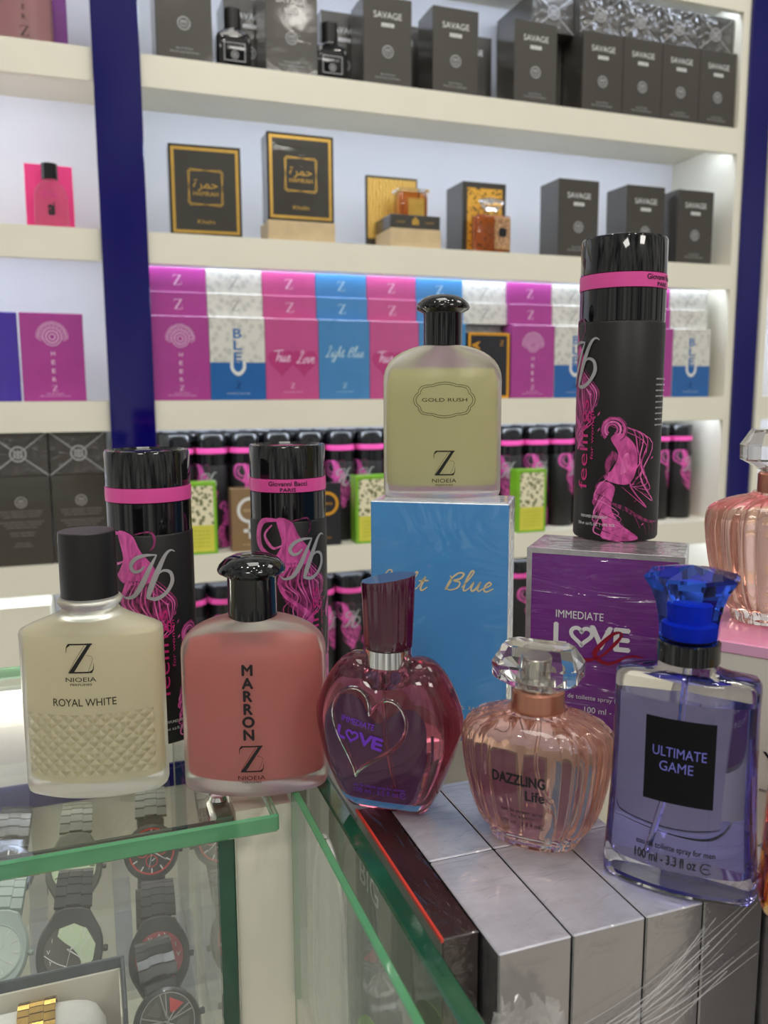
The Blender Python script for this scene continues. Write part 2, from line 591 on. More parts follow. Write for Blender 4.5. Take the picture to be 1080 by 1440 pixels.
class Print:
    def __init__(s):
        s.V, s.F, s.M, s.L = [], [], [], []

    def add(s, V, F, m=0, layer=0, at=(0, 0), rot=0.0, sc=(1, 1)):
        k = len(s.V)
        c, n = math.cos(rot), math.sin(rot)
        for p in V:
            x, y = p[0] * sc[0], p[1] * sc[1]
            s.V.append((at[0] + x * c - y * n, at[1] + x * n + y * c))
            s.L.append(layer)
        s.F += [tuple(i + k for i in f) for f in F]
        s.M += [m] * len(F)
        return s

    def text(s, t, at, h, w=None, m=0, bold=0.0, rot=0.0, align='C', layer=0, ch=0.69):
        """h = height of a capital; w = full width"""
        if bold > 0 and ch == 0.69:
            b = bold * h * .55
            for i, (dx, dy) in enumerate(((-b, 0), (b, 0), (0, b), (0, -b))):
                s.text(t, (at[0] + dx, at[1] + dy), h, w, m, 0.0, rot, align, layer + .25 * (i + 1), ch)
        V, F = text_geo(t, 0.0 if ch == 0.69 and bold > 0 else bold)
        if not V:
            return s
        x0, x1 = min(v[0] for v in V), max(v[0] for v in V)
        sy = h / ch
        sx = (w / (x1 - x0)) if w else sy
        ox = {'C': (x0 + x1) / 2, 'L': x0, 'R': x1}[align]
        return s.add([((v[0] - ox) * sx, v[1] * sy) for v in V], F, m, layer, at, rot)

    def ribbon(s, pts, w, m=0, n=6, at=(0, 0), sc=(1, 1), rot=0.0, layer=0, closed=False):
        """w = width, or (w0, w1, ...) interpolated along the stroke"""
        P = spline([(p[0] * sc[0], p[1] * sc[1]) for p in pts], n, closed)
        if closed:
            P.append(P[0].copy())
        ws = w if isinstance(w, (list, tuple)) else (w, w)
        V, F = [], []
        m_ = len(P)
        for i, p in enumerate(P):
            t = (P[min(i + 1, m_ - 1)] - P[max(i - 1, 0)])
            if closed and i in (0, m_ - 1):
                t = P[1] - P[-2]
            if t.length < 1e-9:
                t = Vector((1, 0))
            t.normalize()
            f = i / (m_ - 1) * (len(ws) - 1)
            j = min(int(f), len(ws) - 2)
            hw = (ws[j] + (ws[j + 1] - ws[j]) * (f - j)) / 2
            nx, ny = -t.y * hw, t.x * hw
            V += [(p.x - nx, p.y - ny), (p.x + nx, p.y + ny)]
        for i in range(m_ - 1):
            F.append((2 * i, 2 * i + 2, 2 * i + 3, 2 * i + 1))
        return s.add(V, F, m, layer, at, rot)

    def rect(s, x0, x1, y0, y1, m=0, layer=0, nx=1, ny=1):
        V = [(x0 + (x1 - x0) * i / nx, y0 + (y1 - y0) * j / ny) for j in range(ny + 1) for i in range(nx + 1)]
        F = [(j * (nx + 1) + i, j * (nx + 1) + i + 1, (j + 1) * (nx + 1) + i + 1, (j + 1) * (nx + 1) + i) for j in range(ny) for i in range(nx)]
        return s.add(V, F, m, layer)

    def frame(s, x0, x1, y0, y1, w, m=0, layer=0):
        for a in ((x0, x1, y0, y0 + w), (x0, x1, y1 - w, y1), (x0, x0 + w, y0 + w, y1 - w), (x1 - w, x1, y0 + w, y1 - w)):
            s.rect(*a, m, layer)
        return s

    def poly(s, pts, m=0, layer=0, n=0):
        P = spline(pts, n, True) if n else [Vector(p) for p in pts]
        tri = tessellate_polygon([[Vector((p[0], p[1], 0)) for p in P]])
        V = [(p[0], p[1]) for p in P]
        F = []
        for t in tri:
            a, b, c = (V[i] for i in t)
            F.append(t if (b[0] - a[0]) * (c[1] - a[1]) - (b[1] - a[1]) * (c[0] - a[0]) > 0 else tuple(reversed(t)))
        lim = 0.0022
        for _ in range(7):
            G = []
            big = False
            for a, b, c in F:
                e = [(math.dist(V[a], V[b]), a, b, c), (math.dist(V[b], V[c]), b, c, a), (math.dist(V[c], V[a]), c, a, b)]
                l, p, q, r = max(e)
                if l > lim:
                    big = True
                    V.append(((V[p][0] + V[q][0]) / 2, (V[p][1] + V[q][1]) / 2))
                    k = len(V) - 1
                    G += [(p, k, r), (k, q, r)]
                else:
                    G.append((a, b, c))
            F = G
            if not big:
                break
        return s.add(V, F, m, layer)

    def arc(s, at, r, a0, a1, w, m=0, layer=0, n=10, sy=1.0):
        return s.ribbon([(at[0] + r * math.cos(a0 + (a1 - a0) * i / n), at[1] + sy * r * math.sin(a0 + (a1 - a0) * i / n)) for i in range(n + 1)], w, m, 2, layer=layer)

    def circle(s, at, r, w, m=0, layer=0, n=16):
        return s.ribbon([(at[0] + r * math.cos(2 * PI * i / n), at[1] + r * math.sin(2 * PI * i / n)) for i in range(n)], w, m, 2, layer=layer, closed=True)

    def disc(s, at, r, m=0, layer=0, n=20):
        return s.add([(r * math.cos(2 * PI * i / n), r * math.sin(2 * PI * i / n)) for i in range(n)], [tuple(range(n))], m, layer, at)

    # mapping onto bodies -------------------------------------------------
    def plane(s, y, off=0.00025):
        return [(p[0], y - off - l * 0.00008, p[1]) for p, l in zip(s.V, s.L)], s.F, s.M

    def plane_left(s, x, off=0.00025):
        return [(x - off - l * 0.00008, -p[0], p[1]) for p, l in zip(s.V, s.L)], s.F, s.M

    def plane_top(s, z, off=0.00025):
        return [(p[0], p[1], z + off + l * 0.00008) for p, l in zip(s.V, s.L)], s.F, s.M

    def cyl(s, r, turn=0.0, off=0.00025):
        o = []
        for p, l in zip(s.V, s.L):
            a = (p[0] + turn) / r
            q = r + off + l * 0.00006
            o.append((q * math.sin(a), -q * math.cos(a), p[1]))
        return o, s.F, s.M

    def project(s, geo, off=0.0003, y0=-0.2):
        fs = []
        for f in geo[1]:
            fs.append(f)
        bv = BVHTree.FromPolygons([Vector(v) for v in geo[0]], fs)
        o = []
        last = -0.02
        for p, l in zip(s.V, s.L):
            h = bv.ray_cast(Vector((p[0], y0, p[1])), Vector((0, 1, 0)))
            y = h[0].y if h[0] else last
            last = y
            o.append((p[0], y - off - l * 0.00008, p[1]))
        return o, s.F, s.M


def z_logo(pr, at, h, m=0):
    """the thin-and-thick Z with NIOEIA PERFUMES below; h = height of the Z"""
    x, y = at
    w = h * 0.82
    pr.ribbon([(x - w * .42, y + h * .97), (x, y + h * .97), (x + w * .5, y + h * .97)], h * .05, m, 2)
    pr.ribbon([(x - w * .4, y + h * .96), (x - w * .5, y + h * .86), (x - w * .52, y + h * .68)], (h * .09, h * .03, h * .008), m, 4)
    pr.poly([(x + w * .32, y + h * .96), (x + w * .5, y + h * .99), (x - w * .26, y + h * .02), (x - w * .48, y)], m)
    pr.ribbon([(x + w * .2, y + h * .93), (x - w * .2, y + h * .42), (x - w * .46, y + h * .04)], h * .012, m, 3)
    pr.ribbon([(x + w * .26, y + h * .6), (x + w * .5, y + h * .5), (x + w * .3, y + h * .04)], h * .01, m, 3)
    pr.ribbon([(x - w * .46, y + h * .025), (x, y + h * .025), (x + w * .46, y + h * .025)], h * .05, m, 2)
    pr.ribbon([(x + w * .4, y + h * .03), (x + w * .5, y + h * .12), (x + w * .53, y + h * .33)], (h * .08, h * .03, h * .006), m, 4)


def nioeia(pr, at, h, m=0):
    z_logo(pr, at, h, m)
    pr.text('NIOEIA', (at[0], at[1] - h * .29), h * .15, h * .98, m)
    pr.text('PERFUMES', (at[0], at[1] - h * .42), h * .065, h * .7, m, bold=.02)


def heart_pts(n=40):
    o = []
    for i in range(n):
        t = 2 * PI * i / n
        o.append((16 * math.sin(t) ** 3 / 17, (13 * math.cos(t) - 5 * math.cos(2 * t) - 2 * math.cos(3 * t) - math.cos(4 * t)) / 17))
    return o


def ce_mark(pr, at, h, m):
    pr.arc(at, h / 2, R(40), R(320), h * .12, m)
    pr.ribbon([(at[0] - h * .3, at[1]), (at[0] + h * .25, at[1])], h * .12, m, 1)


SCRIPT = {  # single-stroke cursive letters, x-height = 1
    'L': ([(.3, 1.7), (.5, 2.2), (.8, 2.0), (.5, 1.0), (.2, .1), (0, 0), (.1, .2), (.5, 0), (1.2, .1)], 1.1),
    'i': ([(0, .3), (.25, 1), (.2, .2), (.35, 0), (.6, .3)], .6),
    'g': ([(.6, .9), (.3, 1), (.05, .5), (.2, .05), (.5, .3), (.65, 1), (.5, -.5), (.1, -1), (-.1, -.7), (.3, -.2), (.8, .3)], .85),
    'h': ([(0, .3), (.4, 1.6), (.45, 2.1), (.25, 1.9), (.1, .7), (.05, 0), (.3, .8), (.5, .9), (.5, .2), (.65, 0), (.9, .3)], .9),
    't': ([(0, .3), (.35, 1.6), (.25, .5), (.3, .05), (.5, 0), (.8, .4)], .7),
    'B': ([(.1, 1.6), (.3, 1.0), (.1, 0), (.25, 1.2), (.7, 1.9), (1.1, 1.8), (.95, 1.3), (.5, 1.05), (1.0, .9), (1.0, .3), (.5, 0), (.15, .15)], 1.3),
    'l': ([(0, .3), (.4, 1.5), (.5, 2.1), (.3, 2.1), (.15, 1), (.2, .1), (.35, 0), (.6, .3)], .6),
    'u': ([(0, .3), (.2, 1), (.15, .3), (.3, 0), (.55, .3), (.7, 1), (.65, .3), (.8, 0), (1.05, .3)], 1.05),
    'e': ([(0, .3), (.35, .55), (.5, .85), (.3, 1), (.1, .6), (.15, .1), (.4, 0), (.8, .35)], .8),
    'T': ([(.5, 1.9), (.45, 1.0), (.3, 0)], .6),
    'r': ([(0, .3), (.2, 1.05), (.25, .85), (.55, .85), (.45, .2), (.6, 0), (.8, .3)], .8),
    'o': ([(.5, .95), (.15, .8), (.05, .3), (.25, 0), (.55, .3), (.5, .8), (.35, .9), (.8, .85)], .75),
    'v': ([(0, .8), (.15, 1), (.25, 0), (.55, .6), (.6, 1), (.85, .9)], .8),
}


def script(pr, word, at, xh, m=0, w=None, slant=.25, lw=.14, layer=0):
    x = 0.0
    segs = []
    for ch in word:
        if ch == ' ':
            x += 1.1
            continue
        P, adv = SCRIPT[ch]
        segs.append([((p[0] + x + slant * p[1]), p[1]) for p in P])
        if ch == 'i':
            segs.append([(x + .3 + slant * 1.4, 1.4), (x + .36 + slant * 1.45, 1.46)])
        if ch == 't':
            segs.append([(x - .1 + slant, 1.05), (x + .75 + slant, 1.15)])
        if ch == 'T':
            segs.append([(x - .6 + slant * 1.8, 1.75), (x + 1.4 + slant * 1.9, 1.95)])
        x += adv
    s = xh if w is None else w / x
    for P in segs:
        pr.ribbon([(p[0] * s, p[1] * xh) for p in P], (lw * xh * .6, lw * xh, lw * xh * 1.2, lw * xh, lw * xh * .6), m, 5, at=at, layer=layer)


# ================================================================== the shop: wall unit, floor, counters
def struct(name, geo, mats, parent=None):
    o = obj(name, geo, mats, parent, smooth=False)
    if not parent:
        o['kind'] = 'structure'
    return o


YW = 1.3115                     # front of the shelf fascias
YB = 1.495                      # back panels
SHELF = [(1.701, 'A'), (1.456, 'B'), (1.2105, 'C'), (0.970, 'D'), (0.726, 'E'), (1.946, 'T')]
FH = 0.0445
XL, X0, X1, XR = -0.75, 0.036, 1.165, 2.0
struct('floor', box(-3, 4, -2.5, 3, -0.05, 0), mat('floor_tile', srgb(200, 198, 190), 0.25, vary=0.08, vary_scale=3))
struct('wall_back', box(-2.5, 3.5, YB + 0.02, YB + 0.1, 0, 3.0), white_back)
struct('trim_1', box(XL - .02, XR, YB, YB + 0.018, 0.4, 2.2), white_back)
for z, _ in SHELF:
    for a, b in ((XL, X0 + .02), (X0 + .02, X1), (1.245, XR)):
        g = join(box(a, b, YW + 0.012, YB, z - 0.02, z), box(a, b, YW, YW + 0.012, z - FH, z))
        sh = struct('shelf', g, white_lam)
        led = struct('led_strip', box(a + .01, b - .01, YW + 0.016, YW + 0.024, z - 0.026, z - 0.0205), led_m, sh)
struct('trim_2', box(X1, X1 + 0.016, YW + .001, YB, 0.3, 2.2), white_lam)
struct('trim_3', box(1.232, 1.245, YW - .012, YB, 0.3, 2.2), white_lam)
struct('trim_4', box(X0 + .012, X0 + .028, YW + .013, YB, 0.3, 2.2), white_lam)
struct('trim_5', bbox(X0, X0 + 0.0645, YW - 0.012, YW - .0005, 0.3, 2.2, .001), navy_gloss)
struct('trim_6', bbox(X1 + 0.0165, 1.2315, YW - 0.006, YB, 0.3, 2.2, .001), navy_gloss)
struct('baseboard_back', box(XL, XR, YW - .01, YB, 0.0, 0.66), white_lam)

# ------------------------------------------------------------------ left glass case
case = thing('glass_display_case', 'glass watch display case with a green-edged glass top under the frosted bottles', 'display case', (0, 0, 0))
GX1, GY0, GY1 = 0.0864, 0.4096, 0.724
top = obj('glass_top', bbox(-0.42, GX1, GY0, GY1, 0.990, 1.0, .0012), [pane, pane_edge], case, smooth=False)
for p in top.data.polygons:
    p.material_index = 0 if p.center.z > .9995 or p.center.z < .9905 else 1
side = obj('side_pane', bbox(0.0565, 0.0665, GY0 + .026, GY1 - .02, 0.70, 0.9895, .0008), [pane, pane_edge_dark], case, smooth=False)
for p in side.data.polygons:
    p.material_index = 0 if abs(p.normal.x) > .9 else 1
front = obj('front_pane', box(-0.42, 0.056, GY0 + .016, GY0 + .0215, 0.70, 0.9895), [pane_glare], case, smooth=False)
obj('back_panel', box(-0.42, 0.056, GY1 - .03, GY1 - .018, 0.70, 0.9895), cream, case, smooth=False)
obj('blue_trim', box(-0.42, 0.056, GY1 - .033, GY1 - .0302, 0.891, 0.911), navy_gloss, case, smooth=False)['label'] = 'navy blue strip'
obj('base_board', box(-0.42, 0.0665, GY0 + .012, GY1 - .02, 0.68, 0.70), cream, case, smooth=False)
obj('inner_shelf', box(-0.42, 0.0555, GY0 + .038, GY1 - .034, 0.786, 0.792), [pane_haze], case, smooth=False)
obj('silicone_joint', tube([(-.42, GY0 + .0245, .9882), (.056, GY0 + .0245, .9882)], .0017, 8), mat('dark_silicone', srgb(52, 62, 60), .15, coat=.6, vary=.4, vary_scale=60), case)['label'] = 'dark silicone joint line'
case_led = obj('led_strip', box(-.42, .056, GY1 - .046, GY1 - .038, .9862, .9890), mat('case_led_light', (1, 1, 1), .5, emit=(1, .97, .9), emit_s=22), case, smooth=False)
cl = join(bbox(-.006, .006, -.01, .012, -.012, 0, .003), xf(lathe([(.004, 0), (.005, .002), (.004, .004)], 16), (0, 0.002, 0)))
obj('metal_clip', cl, chrome, case, (0.061, 0.455, 0.9885))['label'] = 'small metal glass clip'
struct('trim_7', box(0.0685, 0.1000, 0.442, 0.466, 0.0, 0.9885), white_lam)

# ------------------------------------------------------------------ right glass well with the carton stack
well = thing('glass_counter', 'glass-sided counter well with two green-edged panes holding the wrapped silver cartons', 'counter', (0, 0, 0))
pA = obj('inner_pane', bbox(0.1145, 0.1235, 0.06, 0.50, 0.70, 0.9985, .0010), [pane, pane_edge_dark], well, smooth=False)
pB = obj('outer_pane', bbox(0.0988, 0.1028, 0.06, 0.437, 0.70, 0.9995, .0006), [pane_haze, pane_edge], well, smooth=False)
for o in (pA, pB):
    for p in o.data.polygons:
        p.material_index = 0 if abs(p.normal.x) > .9 else 1
obj('well_floor', box(0.1, 0.60, 0.05, 0.52, 0.84, 0.868), cream, well, smooth=False)
obj('back_board', box(0.1, 0.60, 0.5215, 0.531, 0.70, 0.985), cream, well, smooth=False)


# ================================================================== bottles of the NIOEIA kind (frosted)
def bottle_frosted(name, label, loc, rz, W, bh, sh, nh, cap, liquid, lname, prints, shoulder='round', quilt=False, group=None, level=.93):
    """W width, bh straight body height, sh shoulder top, nh neck radius"""
    t = thing(name, label, 'perfume bottle', loc, rz, group)
    a, b = W / 2, W * .245
    base = lens(a, b, .0075)
    cir = circle_even(base, nh)
    rings = [ring(base, 0.0, .95, .93), ring(base, .0012, .985, .98), ring(base, .0035)]
    for i in range(1, 8):
        rings.append(ring(base, .0035 + (bh - .0035) * i / 8))
    if shoulder == 'round':
        rings.append(ring(base, bh))
        for i in range(1, 11):
            u = i / 10
            k = math.sin(u * PI / 2)
            wx = a * (1 - .0) * math.cos(u * PI / 2) ** .62 if u < 1 else 0
            sx = max(nh * 1.02, nh + (a - nh) * (math.cos(u * PI / 2) ** .75 if u < 1 else 0))
            tt = min(1, (1 - (sx - nh) / (a - nh)) ** 1.6)
            p = blend([(x * sx / a, y * (1 - .35 * k)) for x, y in base], circle_even(base, nh), tt)
            rings.append(ring(p, bh + (sh - bh) * k))
    else:
        rings.append(ring(base, bh - .002))
        rings.append(ring(base, bh, .985, .97))
        for i in range(1, 8):
            u = i / 7
            sx = a * .985 + (nh * 1.05 - a * .985) * u
            p = blend([(x * sx / a, y * (1 - .45 * u)) for x, y in base], cir, u ** 1.7)
            rings.append(ring(p, bh + (sh - bh) * (u ** .9)))
        rings.append(ring(circle_even(base, nh * 1.0), sh + .0008))
        rings.append(ring(circle_even(base, nh * 1.10), sh + .0018))
        rings.append(ring(circle_even(base, nh * 1.16), sh + .0036))
        rings.append(ring(circle_even(base, nh * 1.10), sh + .0054))
    topz = rings[-1][0][2]
    rings.append(ring(circle_even(base, nh * .9), topz + .002))
    gb = loft(rings)
    body = obj('glass_body', gb, [quilt_mat if quilt else frost], t, angle=60)
    # liquid
    lb = lens(a - .0042, b - .0042, .0035)
    lr = [ring(lb, .0075, .96, .92), ring(lb, .0095)]
    hl = bh * level if shoulder != 'round' else bh + (sh - bh) * .30
    lr += [ring(lb, .0095 + (bh - .012) * i / 5) for i in range(1, 6)]
    if shoulder == 'round':
        lr.append(ring(lb, hl, .94, .93))
    obj('perfume', loft(lr), MATS[lname], t, angle=60)
    # cap
    if cap == 'dome':
        r = nh * 1.06
        k = nh / .0128
        prof = [(r * .96, topz - .001), (r, topz - .0005), (r, topz + .0215), (r * 1.02, topz + .0222), (r * 1.34, topz + .0245), (r * 1.385, topz + .0256),
                (r * 1.38, topz + .0265), (r * 1.3, topz + .0288), (r * 1.08, topz + .0318), (r * .75, topz + .0338), (r * .35, topz + .0347), (.0001, topz + .0349)]
        prof = [(p[0], topz + (p[1] - topz) * k) for p in prof]
        obj('cap', lathe(prof, 56, True, False), black_gloss, t, angle=28)
    else:
        r = nh * 1.01
        prof = [(r * .97, topz - .0006), (r, topz), (r * 1.0, topz + .035), (r * .985, topz + .0364), (r * .95, topz + .0368), (.0001, topz + .0369)]
        obj('cap', lathe(prof, 56, True, False), black_matte, t, angle=30)
    pr, lg = Print(), Print()
    prints(pr, lg)
    obj('name_lettering', pr.project(gb), black_ink, t, smooth=False)
    obj('logo', lg.project(gb), black_ink, t, smooth=False)
    return t


def quilted(z0, z1, half):
    m = frost.copy()
    m.name = 'quilted_frosted_glass'
    nt = m.node_tree
    b = nt.nodes['Principled BSDF']
    tc = nt.nodes.new('ShaderNodeTexCoord')
    sp = nt.nodes.new('ShaderNodeSeparateXYZ')
    nt.links.new(tc.outputs['Object'], sp.inputs[0])

    def mth(op, a, bb=None):
        n = nt.nodes.new('ShaderNodeMath')
        n.operation = op
        for i, v in enumerate((a, bb)):
            if v is None:
                continue
            if isinstance(v, (int, float)):
                n.inputs[i].default_value = v
            else:
                nt.links.new(v, n.inputs[i])
        return n.outputs[0]
    k = PI / .0066
    s1 = mth('ABSOLUTE', mth('SINE', mth('MULTIPLY', mth('ADD', sp.outputs[0], sp.outputs[2]), k)))
    s2 = mth('ABSOLUTE', mth('SINE', mth('MULTIPLY', mth('SUBTRACT', sp.outputs[0], sp.outputs[2]), k)))
    h = mth('MULTIPLY', s1, s2)
    inz = mth('MULTIPLY', mth('GREATER_THAN', sp.outputs[2], z0), mth('LESS_THAN', sp.outputs[2], z1))
    inx = mth('LESS_THAN', mth('ABSOLUTE', sp.outputs[0]), half)
    mask = mth('MULTIPLY', inz, inx)
    hh = mth('ADD', mth('MULTIPLY', mth('SUBTRACT', h, .7), mask), 0.0)
    bp = nt.nodes.new('ShaderNodeBump')
    bp.inputs['Strength'].default_value = 1.0
    bp.inputs['Distance'].default_value = 0.0016
    nt.links.new(hh, bp.inputs['Height'])
    nt.links.new(bp.outputs[0], b.inputs['Normal'])
    b.inputs['Roughness'].default_value = .3
    b.inputs['Transmission Weight'].default_value = .82
    return m


quilt_mat = quilted(.013, .0485, .034)
liquid_mat('liquid_white', srgb(250, 241, 200), .5)
liquid_mat('liquid_gold', srgb(240, 236, 178), .5)
liquid_mat('liquid_red', srgb(234, 112, 98), .5)
liquid_mat('liquid_rose', srgb(215, 130, 140), .5)


def p_royal(pr, lg):
    nioeia(lg, (-.002, .072), .0165)
    pr.text('ROYAL WHITE', (-.001, .0535), .0042, .0335, bold=.004)


def p_marron(pr, lg):
    z = .0700
    for ch in 'MARRON':
        pr.text(ch, (-.002, z), .0058, bold=.10)
        z -= .0073
    nioeia(lg, (-.001, .0150), .0152)


def p_gold(pr, lg):
    pr.text('GOLD RUSH', (0, .0615), .0022, .0285, bold=.01)
    for k in (1.0, .92):
        pts = []
        for i in range(96):
            th = 2 * PI * i / 96
            c, s = math.cos(th), math.sin(th)
            f = 1 - .10 * abs(math.sin(4 * th)) ** .8 + .035 * abs(math.sin(8 * th))
            a, b = .0196 * k, (.0112 if k == 1 else .0099)
            pts.append((a * math.copysign(abs(c) ** .85, c) * f, .0625 + b * math.copysign(abs(s) ** .8, s) * f))
        pr.ribbon(pts, .00033, 0, 1, closed=True)
    nioeia(lg, (0, .0150), .0158)


bottle_frosted('perfume_bottle', 'frosted cream bottle with quilted lower half and matte black cap, ROYAL WHITE print', (-.0021, .4793, 1.0), -15,
               .0775, .0925, .1045, .0150, 'plain', None, 'liquid_white', p_royal, 'slant', True)
bottle_frosted('perfume_bottle', 'frosted coral red bottle with glossy domed black cap, MARRON print', (.0828, .451, 1.0), -16,
               .0805, .0780, .0985, .0128, 'dome', None, 'liquid_red', p_marron)
bottle_frosted('perfume_bottle', 'frosted pale yellow bottle with domed black cap standing on the light blue carton', (.2199, .5035, 1.1532), -19,
               .0765, .0745, .0972, .0117, 'dome', None, 'liquid_gold', p_gold)


# ================================================================== body spray cans
def lady(pr, ox, oz, s, flip=1):
    """smoke figure: swirling pink wisps shaped like a dancer; about 1 unit tall"""
    A = lambda pts: [(ox + flip * x * s, oz + y * s) for x, y in pts]
    # tail / legs
    pr.poly(A([(-.02, .45), (.10, .42), (.08, .25), (.16, .12), (.30, .0), (.02, .0), (.02, .12), (-.06, .28)]), 0, 0, 5)
    # torso
    pr.poly(A([(.02, .48), (.20, .44), (.27, .58), (.25, .74), (.14, .84), (.06, .80), (.12, .68), (.08, .56)]), 0, 1, 5)
    pr.poly(A([(.04, .50), (.02, .60), (.07, .70), (.12, .66), (.06, .56)]), 1, 2, 4)
    pr.poly(A([(.14, .52), (.20, .56), (.20, .68), (.16, .66)]), 2, 3, 4)
    # head swirl and hair
    for r, w, m in ((.085, .02, 0), (.06, .016, 2), (.04, .014, 0), (.10, .008, 1)):
        pr.arc(A([(.06 + r * .2, .87)])[0], r * s, R(-60), R(230), w * s, m, 3, 14)
    rnd = random.Random(5)
    for i in range(7):
        x = .1 + .05 * rnd.uniform(-1, 1)
        pr.ribbon(A([(x, .9), (x + .12 + .03 * i, .86 - .02 * i), (x + .16, .7 - .04 * i), (x + .2 + .02 * i, .55 - .05 * i), (x + .1, .42)]), (.003 * s, .012 * s, .002 * s), i % 3, 5, layer=2)
    for i in range(8):
        y = .45 - .045 * i
        pr.ribbon(A([(.08 - .01 * i, y + .1), (-.02, y + .02), (-.05 - .01 * (i % 3), y - .08), (.03, y - .12), (.12 + .02 * i, y - .2), (.05, y - .26)]),
                  (.002 * s, .014 * s, .006 * s, .001 * s), (i + 1) % 3, 5, layer=1)
    for i in range(6):
        pr.ribbon(A([(.05, .3), (.22 + .03 * i, .24 - .02 * i), (.30 + .05 * i, .12), (.34 + .04 * i, .02)]), (.010 * s, .008 * s, .001 * s), 1, 5, layer=0)
    for i in range(9):
        x, y = rnd.uniform(.2, .42), rnd.uniform(.1, .8)
        pr.ribbon(A([(x, y), (x + .03, y + .02)]), (.002 * s, .012 * s, .002 * s), i % 2, 2, layer=0)


def lady_up(pr, ox, oz, s):
    A = lambda pts: [(ox + x * s, oz + y * s) for x, y in pts]
    pr.poly(A([(-.02, 1.0), (.10, .98), (.16, .86), (.26, .72), (.22, .62), (.06, .60), (-.04, .66), (.02, .80)]), 0, 0, 5)
    pr.poly(A([(.02, .62), (.22, .62), (.34, .50), (.36, .40), (.26, .34), (.10, .44)]), 1, 0, 5)
    pr.poly(A([(.02, .56), (.30, .46), (.36, .34), (.28, .18), (.22, .04), (.16, .06), (.14, .20), (.02, .34)]), 1, 0, 5)
    pr.ribbon(A([(.0, .99), (-.14, .98), (-.20, .88), (-.18, .76), (-.06, .68), (.04, .64)]), (.02 * s, .05 * s, .06 * s, .03 * s, .02 * s), 0, 6, layer=1)
    pr.ribbon(A([(-.06, .95), (-.13, .86), (-.06, .76), (.02, .78)]), (.01 * s, .03 * s, .01 * s), 2, 6, layer=2)
    pr.ribbon(A([(.10, .98), (.24, 1.0), (.26, .9), (.18, .82)]), (.006 * s, .02 * s, .004 * s), 1, 6, layer=1)
    pr.ribbon(A([(.06, .62), (.0, .48), (.04, .36), (.16, .26), (.26, .14), (.2, .02)]), (.05 * s, .04 * s, .03 * s, .05 * s, .02 * s), 0, 7, layer=2)
    rnd = random.Random(9)
    for i in range(10):
        k = i / 9
        pr.ribbon(A([(.06 + .2 * k, .6), (-.02 + .3 * k, .46), (.1 + .2 * k, .36 - .05 * k), (.02 + .36 * k, .24), (.12 + .1 * k, .12), (.25 + .05 * k, .04)]),
                  (.004 * s, .013 * s, .004 * s, .011 * s, .002 * s), i % 3, 6, layer=1 + i % 2)
    for i in range(5):
        pr.ribbon(A([(.24, .66 - .03 * i), (.34, .56 - .03 * i), (.42 - .02 * i, .44), (.36, .3)]), (.004 * s, .014 * s, .002 * s), (i + 1) % 3, 5, layer=1)
    for i in range(8):
        x, y = rnd.uniform(.3, .46), rnd.uniform(.1, .5)
        pr.ribbon(A([(x, y), (x + .02, y + .03)]), (.002 * s, .014 * s, .002 * s), 0, 2)


def monogram(pr, cx, cz, s, m):
    A = lambda pts: [(cx + x * s, cz + y * s) for x, y in pts]
    pr.ribbon(A([(.30, .92), (-.15, .92), (-.52, .78), (-.72, .50), (-.60, .26), (-.36, .30), (-.18, .48)]), (.05 * s, .14 * s, .17 * s, .15 * s, .12 * s, .06 * s), m, 7)
    pr.ribbon(A([(.30, .92), (.02, .40), (-.32, -.30), (-.64, -.74), (-1.0, -.84), (-1.18, -.70)]), (.04 * s, .16 * s, .22 * s, .17 * s, .09 * s, .03 * s), m, 7, layer=1)
    pr.ribbon(A([(1.05, .98), (.86, 1.06), (.62, .86), (.30, .22), (.02, -.44), (-.10, -.82)]), (.03 * s, .08 * s, .14 * s, .22 * s, .22 * s, .14 * s), m, 7, layer=1)
    pr.ribbon(A([(-.14, -.80), (.22, -.88), (.62, -.66), (.88, -.24), (.82, .14), (.54, .26), (.30, .10)]), (.10 * s, .16 * s, .15 * s, .17 * s, .14 * s, .10 * s, .03 * s), m, 7, layer=2)


CR = .0265
CH = .186


def can_prints(detail=True):
    pr = Print()
    lady_up(pr, -.003, .055, .082)
    lady(pr, .0350, .002, .078)
    ink, mono, word = Print(), Print(), Print()
    monogram(mono, .0150, .1090, .0152, 0)
    if detail:
        ink.text('PERFUMED BODYSPRAY', (.0300, .0145), .0017, .019, 1, bold=.01)
        ink.text('200 ml  6.6 FL.OZ  |  39% VOL', (.0310, .0098), .0017, .026, 1, bold=.01)
        for i in range(9):
            ink.text('aerosol bodyspray', (.078, .10 - .0035 * i), .0013, .02, 1)
        word.text('feelings', (.0245, .0600), .0076, .0560, 0, bold=-.004, rot=PI / 2)
        word.text('for women', (.0287, .0660), .0021, .0300, 0, rot=PI / 2)
    return pr, ink, mono, word


